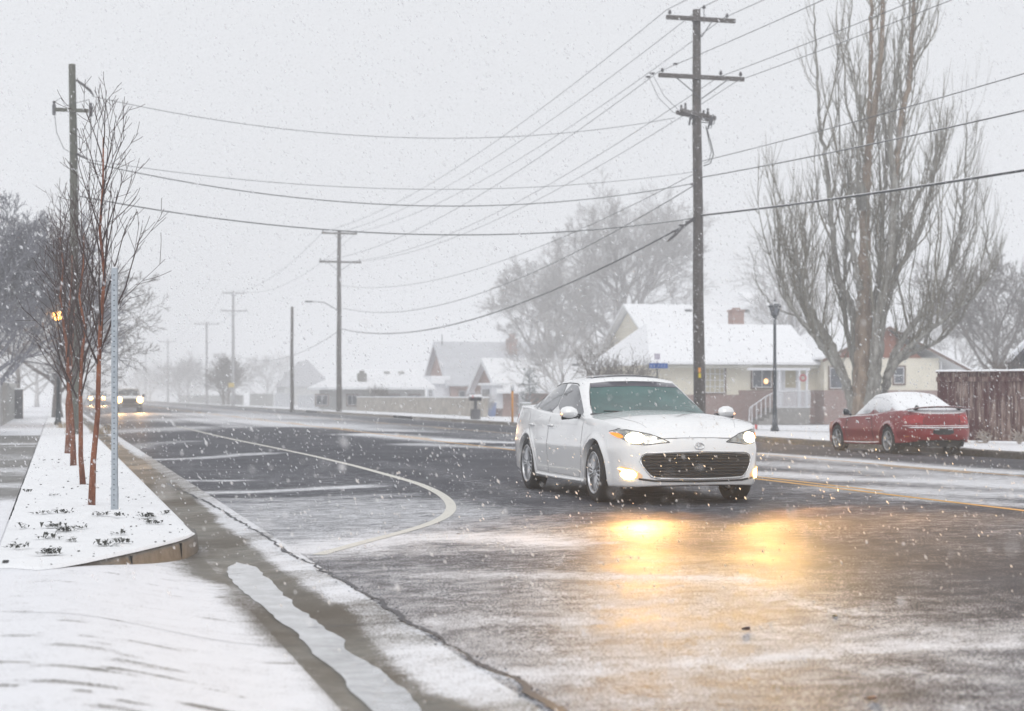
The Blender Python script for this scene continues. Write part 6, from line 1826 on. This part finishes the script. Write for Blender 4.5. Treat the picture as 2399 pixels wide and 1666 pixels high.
# ---- low hipped house behind the block wall
Y3 = 150
root = thing('house', 'low wide house with a snowy hipped roof and chimney behind the block wall', 'house')
f3 = lambda xd, yd, y=Y3: on_Y(xd, yd, y)
a0, a1 = f3(692, 869, Y3 - .8), f3(978, 869, Y3 - .8); a0.x = f3(690, 869, Y3 + 11.8).x; t0_, t1_ = f3(780, 829, Y3 + 5.5), f3(930, 829, Y3 + 5.5)
part(root, 'wall', 'greywall', lambda mb: mb.bbox(a0.x + 1.0, a1.x - .8, Y3, Y3 + 11, -.5, a0.z))
def rf3(mb):
    A = [(a0.x, Y3 - .8, a0.z), (a1.x, Y3 - .8, a0.z), (a1.x, Y3 + 11.8, a0.z), (a0.x, Y3 + 11.8, a0.z), (t0_.x, Y3 + 5.5, t0_.z), (t1_.x, Y3 + 5.5, t0_.z)]
    mb.add(A, [(0, 1, 5, 4), (2, 3, 4, 5), (3, 0, 4), (1, 2, 5)]); B = [(p[0], p[1], p[2] - .2) for p in A[:4]]
    mb.add(A[:4] + B, [(0, 4, 5, 1), (1, 5, 6, 2), (2, 6, 7, 3), (3, 7, 4, 0), (4, 7, 6, 5)])
rf = part(root, 'roof', 'snow_roof', rf3)
q = f3(812, 860, Y3 + 1.5); part(rf, 'chimney', 'stone', lambda mb: (mb.bbox(q.x - .38, q.x + .38, Y3 + 1.1, Y3 + 1.9, a0.z - .1, f3(812, 838, Y3 + 1.5).z), mb.bbox(q.x - .2, q.x + .2, Y3 + 1.3, Y3 + 1.7, f3(812, 838, Y3 + 1.5).z + .002, f3(812, 832, Y3 + 1.5).z)))
for xd in (786, 868, 900):
    q = f3(xd, 836 if xd != 786 else 846, Y3 + 4.0); part(rf, 'roof_vent', 'greywall', lambda mb: mb.box((q.x, q.y, q.z), (.5, .4, .22)))
for xd, w_ in ((722, 26), (790, 22), (870, 50), (930, 24)):
    q = f3(xd, 880); window(root, q.x - w_ / 50, q.x + w_ / 50, .35, 1.25, Y3, cols=2)
# further roofs, ghosts in the snow
root = thing('house', 'ghostly steep roofed house left of the low hipped house', 'house')
q0, q1, qt = at(640, 868, 290), at(745, 868, 290), at(692, 808, 290)
part(root, 'wall', 'greywall', lambda mb: mb.bbox(q0.x, q1.x, q0.y, q0.y + 12, -.5, q0.z))
part(root, 'roof', simple('far_grey_roof', (.45, .45, .47), .9), lambda mb: mb.poly([(q0.x - .5, q0.y - .3, q0.z), (q1.x + .5, q0.y - .3, q0.z), (qt.x, q0.y - .3, qt.z)], (0, 12, 0)))
# ---- dark gable of the house at the right edge
root = thing('house', 'dark shingled gable of a house cut off by the right edge, above the red fence', 'house')
q0 = at(2262, 806, 62); qt = at(2420, 655, 62)
part(root, 'wall', simple('dark_cladding', (.05, .05, .06), .8, .3, 10), lambda mb: mb.poly([(q0.x, q0.y, q0.z), (qt.x * 2 - q0.x, q0.y, q0.z), (qt.x * 2 - q0.x, q0.y, -.4), (q0.x, q0.y, -.4)], (7, 6, 0)))
part(root, 'gable', bpy.data.materials['dark_cladding'], lambda mb: mb.poly([(q0.x, q0.y - .02, q0.z + .002), (qt.x * 2 - q0.x, q0.y - .02, q0.z + .002), (qt.x, q0.y - .02, qt.z)], (7, 6, 0)))
part(root, 'roof', 'snow_roof', lambda mb: mb.poly([(q0.x - .35, q0.y - .4, q0.z - .12), (qt.x, q0.y - .4, qt.z + .02), (qt.x, q0.y - .4, qt.z + .14), (q0.x - .35, q0.y - .4, q0.z)], (8, 7, 0)))

# ---- weathered red board fence at the right
A_, B_ = at(2104, 992, 46.5), at(2440, 994, 44.3)
m, t, b = newmat('red_fence_wood')
p = world_pos(t)
st = noise(t, 9, 5, .75, vec=mapped(t, p, (1, 1, .07)))
col = mixc(t, ramp(t, st, .47, .58), (.055, .014, .015), (.30, .23, .20))
col = mixc(t, ramp(t, noise(t, 1.2, 4, .7, vec=mapped(t, p, (1.6, 1, .4))), .40, .55), (.07, .016, .018), col)
hz2 = N(t, 'ShaderNodeSeparateXYZ'); t.links.new(p, hz2.inputs[0])
t.links.new(mixc(t, ramp(t, noise(t, 25, 4, .8, vec=p), .63, .7), col, (.6, .6, .62)), b.inputs['Base Color']); b.inputs['Roughness'].default_value = .85
M['fence'] = m
d = B_ - A_; d.z = 0; Lf = d.length; u_ = d.normalized(); rzf = math.atan2(u_.y, u_.x)
gzf = -.06; top = at(2104, 834, 46.5).z
root = thing('board_fence', 'weathered dark red board fence with snow along its top at the right', 'fence', (A_.x, A_.y, gzf), rzf)
R = random.Random(4); k = 0; x = 0
pm = MB()
while x < Lf:
    w = .145
    mb = MB(); mb.box((x + w / 2, R.uniform(-.006, .006), (top - gzf) / 2 + .02), (w - .009, .022, top - gzf - .06)); mb.build('board', M['fence'], root)
    x += w
for z in (.35, 1.2): part(root, 'rail', 'fence', lambda mb: mb.bbox(0, Lf, .015, .06, z, z + .09))
part(root, 'top_rail', 'fence', lambda mb: mb.bbox(-.02, Lf, -.045, .03, top - gzf - .28, top - gzf - .15))
part(root, 'cap', 'fence', lambda mb: mb.bbox(-.02, Lf, -.07, .07, top - gzf - .035, top - gzf - .002))
def capsn(mb):
    xs = np.linspace(-.03, Lf, 160); rr = []
    for yy, zz in ((-.075, 0), (-.06, .035), (0, .055), (.06, .035), (.075, 0)):
        rr.append([(x_, yy, top - gzf + zz * (.8 + .4 * math.sin(x_ * 5) * math.sin(x_ * 1.7))) for x_ in xs])
    mb.grid(np.array(rr))
part(root, 'snow_cap', 'snow_roof', capsn, smooth=True)
for x in (.02, 2.44, 4.9): part(root, 'post', 'fence', lambda mb: mb.bbox(x, x + .09, -.03, .12, 0, top - gzf - .04))
SGF = 'snowy weeds along the foot of the red fence'
for i in range(5):
    q = A_ + u_ * (.2 + i * .95)
    shrub('low snowy weeds at the foot of the red fence, ' + ('at its left end', 'left of the middle', 'in the middle', 'right of the middle', 'at its right end')[i], q.x, q.y - .25, .12, .22, 400 + i, 'dry', limbs=14, maxlvl=2)

# ---- block wall and white fences on the far side
M['block'] = simple('pale_block_wall', (.38, .35, .31), .9, .35, 2.2, .2)
c0_ = on_X(800, 895, 25.5); c1_ = on_X(1085, 905, 25.5)
root = thing('block_wall', 'long pale block wall in front of the low hipped house', 'wall')
ya, yb_ = c1_.y, c0_.y
part(root, 'wall', 'block', lambda mb: mb.bbox(25.5, 25.8, ya, yb_, -.4, 1.05))
part(root, 'snow_cap', 'snow_roof', lambda mb: mb.bbox(25.45, 25.85, ya - .05, yb_ + .05, 1.052, 1.13))
M['picket'] = simple('white_picket', (.62, .63, .65), .7, .04)
def plain_fence(label, X, ya, yb, h, mat, z=-.3, group=None, n=None):
    root = thing('panel_fence', label, 'fence', (X, min(ya, yb), z), 0, group); L = abs(yb - ya)
    part(root, 'panels', mat, lambda mb: mb.bbox(0, .05, 0, L, .08, h))
    for k in range(int(L / 2.4) + 1):
        part(root, 'post', mat, lambda mb: mb.bbox(-.04, .09, k * 2.4 - .06, k * 2.4 + .06, 0, h + .12))
    part(root, 'snow_cap', 'snow_roof', lambda mb: mb.bbox(-.03, .08, .07, L, h + .002, h + .06))
WF = 'white panel fences on the far side of the road'
f = lambda xd, X=24.5: on_X(xd, 900, X).y
plain_fence('white panel fence right of the service pole', 24.5, f(755), f(668), 1.5, 'picket', group=WF)
plain_fence('grey brick coloured garden wall left of the service pole', 24.5, f(612), f(560), 1.7, 'greywall', group=WF)
plain_fence('white panel fence left of the service pole', 24.5, f(655), f(615), 1.7, 'picket', group=WF)
plain_fence('faint white fence farthest down the road', 24.5, f(545), f(400), 1.5, 'greywall', group=WF)
# garage box by second pole: little white shed with grey gate
root = thing('shed', 'small white carport beside the second utility pole', 'shed')
q = on_X(740, 900, 25.0)
part(root, 'wall', 'wht', lambda mb: mb.bbox(25.0, 25.2, q.y - 6, q.y - .5, -.4, 1.35))
part(root, 'roof', 'snow_roof', lambda mb: mb.bbox(24.8, 28, q.y - 6.3, q.y - .2, 1.352, 1.5))
part(root, 'gate', 'iron', lambda mb: mb.bbox(24.95, 24.99, q.y - 4.6, q.y - 2, -.3, .9))
q = on_Y(1100, 930, 118)
root = thing('wheelie_bin', 'blue bin standing in front of the small gabled brick house', 'bin', (q.x, q.y, G(q.x)))
part(root, 'body', simple('bin_blue', (.20, .26, .45), .6), lambda mb: mb.add([(-.3, -.3, .02), (.3, -.3, .02), (.3, .3, .02), (-.3, .3, .02), (-.38, -.38, 1.0), (.38, -.38, 1.0), (.38, .38, 1.0), (-.38, .38, 1.0)], [(0, 3, 2, 1), (4, 5, 6, 7), (0, 1, 5, 4), (1, 2, 6, 5), (2, 3, 7, 6), (3, 0, 4, 7)]))
part(root, 'lid', 'snow_roof', lambda mb: mb.box((0, 0, 1.05), (.84, .84, .09)))
# ---- fences along our own sidewalk
LF = 'pale fences along the left sidewalk'
def left_fence(label, X, ya, yb, h, mat):
    root = thing('panel_fence', label, 'fence', (X, ya, .05), 0, LF); L = yb - ya
    n = int(L / .16)
    part(root, 'panels', mat, lambda mb: [mb.bbox(-.012 - .006 * (k % 2), .012, k * .16, k * .16 + .155, .04, h) for k in range(n)])['kind'] = 'stuff'
    for k in range(int(L / 2.4) + 1): part(root, 'post', mat, lambda mb: mb.bbox(-.06, .06, k * 2.4 - .06, k * 2.4 + .06, 0, h + .1))
left_fence('white vinyl fence at the left edge of the photo beside the sidewalk', -1.72, 48, 57, 1.75, 'picket')
left_fence('grey fence farther along the left sidewalk', -2.0, 68, 92, 1.6, 'greywall')
root = thing('gate_post', 'dark post at the end of the grey fence along the left sidewalk', 'post', (-1.75, 88, .05))
part(root, 'post', 'iron', lambda mb: mb.bbox(-.2, .2, -.2, .2, 0, 1.45))
part(root, 'snow_cap', 'snow_roof', lambda mb: mb.bbox(-.23, .23, -.23, .23, 1.452, 1.52))
# ------------------------------------------------------------------ falling snow and the air
m, t, b = newmat('snowflake')
b.inputs['Base Color'].default_value = (.92, .93, .95, 1); b.inputs['Roughness'].default_value = .8
b.inputs['Subsurface Weight'].default_value = 0
tb_ = N(t, 'ShaderNodeBsdfTranslucent'); tb_.inputs['Color'].default_value = (.99, .99, 1, 1)
mx = N(t, 'ShaderNodeMixShader', i_Fac=.5); out = t.nodes['Material Output']
t.links.new(b.outputs[0], mx.inputs[1]); t.links.new(tb_.outputs[0], mx.inputs[2]); tp_ = N(t, 'ShaderNodeBsdfTransparent'); m2x = N(t, 'ShaderNodeMixShader', i_Fac=.5); t.links.new(mx.outputs[0], m2x.inputs[1]); t.links.new(tp_.outputs[0], m2x.inputs[2]); t.links.new(m2x.outputs[0], out.inputs['Surface'])
def flakes(n, z0, z1, r0, r1, seed, power=3.0):
    R = np.random.default_rng(seed)
    Zd = (z0 ** power + R.random(n) * (z1 ** power - z0 ** power)) ** (1 / power)
    X = R.uniform(-.40, .40, n) * Zd + R.uniform(-1.2, 1.2, n)
    H = CAM_H + R.uniform(-.22, .29, n) * Zd
    u = CT * X + ST * Zd; y = -ST * X + CT * Zd
    g = np.interp(u, GP[:, 0], GP[:, 1])
    ok = H > g + .02
    P = np.stack([u, y, H], 1)[ok]
    # none inside the cars
    for cx_, cy_, hw, hl, hh in ((6.78, 19.9, 1.0, 2.55, 1.5), (19.72, 37.7, .95, 2.4, 1.4)):
        ins = (abs(P[:, 0] - cx_) < hw) & (abs(P[:, 1] - cy_) < hl) & (P[:, 2] < hh); P = P[~ins]
    k = len(P)
    ax = np.stack([R.normal(.50, .16, k), R.normal(-.1, .16, k), R.normal(-.86, .1, k)], 1); ax /= np.linalg.norm(ax, axis=1)[:, None]
    s1 = np.cross(ax, [0, 1.0, 0]); s1 /= np.linalg.norm(s1, axis=1)[:, None]; s2 = np.cross(ax, s1)
    a = R.uniform(r0, r1, k) * (.6 + .9 * R.random(k) ** 3); L = a * R.uniform(1.4, 2.9, k)
    V = np.stack([P + ax * L[:, None], P - ax * L[:, None], P + s1 * a[:, None], P - s1 * a[:, None], P + s2 * (a * .8)[:, None], P - s2 * (a * .8)[:, None]], 1)
    V += R.normal(0, .12, V.shape) * a[:, None, None]
    F = np.array([(0, 2, 4), (0, 4, 3), (0, 3, 5), (0, 5, 2), (1, 4, 2), (1, 3, 4), (1, 5, 3), (1, 2, 5)])
    F = (np.arange(k)[:, None, None] * 6 + F[None]).reshape(-1, 3)
    return V.reshape(-1, 3), F
V1, F1 = flakes(1900, 1.8, 10, .0022, .005, 1, 2.4)
V2, F2 = flakes(38000, 8, 26, .0030, .0066, 2, 2.2)
V3, F3 = flakes(24000, 20, 50, .0065, .0115, 3, 2.0)
V4, F4 = flakes(260, .7, 3, .0018, .0036, 4, 2.0)
V = np.concatenate([V1, V2, V3, V4]); F = np.concatenate([F1, F2 + len(V1), F3 + len(V1) + len(V2), F4 + len(V1) + len(V2) + len(V3)])
sf = fast_mesh('falling_snow', V, F, m, smooth=True)
sf['kind'] = 'stuff'; tag(sf, 'snowflakes driving down to the right through the whole street', 'snow')

mb = MB(); mb.bbox(-420, 460, -60, 1000, -1.9, 34)
hz_o = mb.build('haze', None); hz_o['kind'] = 'stuff'
m = bpy.data.materials.new('snowy_air'); m.use_nodes = True; t = m.node_tree; t.nodes.clear()
pv = t.nodes.new('ShaderNodeVolumePrincipled'); pv.inputs['Color'].default_value = (.97, .975, .985, 1); pv.inputs['Density'].default_value = HAZE
pv.inputs['Anisotropy'].default_value = 0.0
o_ = t.nodes.new('ShaderNodeOutputMaterial'); t.links.new(pv.outputs[0], o_.inputs['Volume'])
hz_o.data.materials.append(m)
tag(hz_o, 'pale snowy air filling the street and fading everything far away', 'haze')
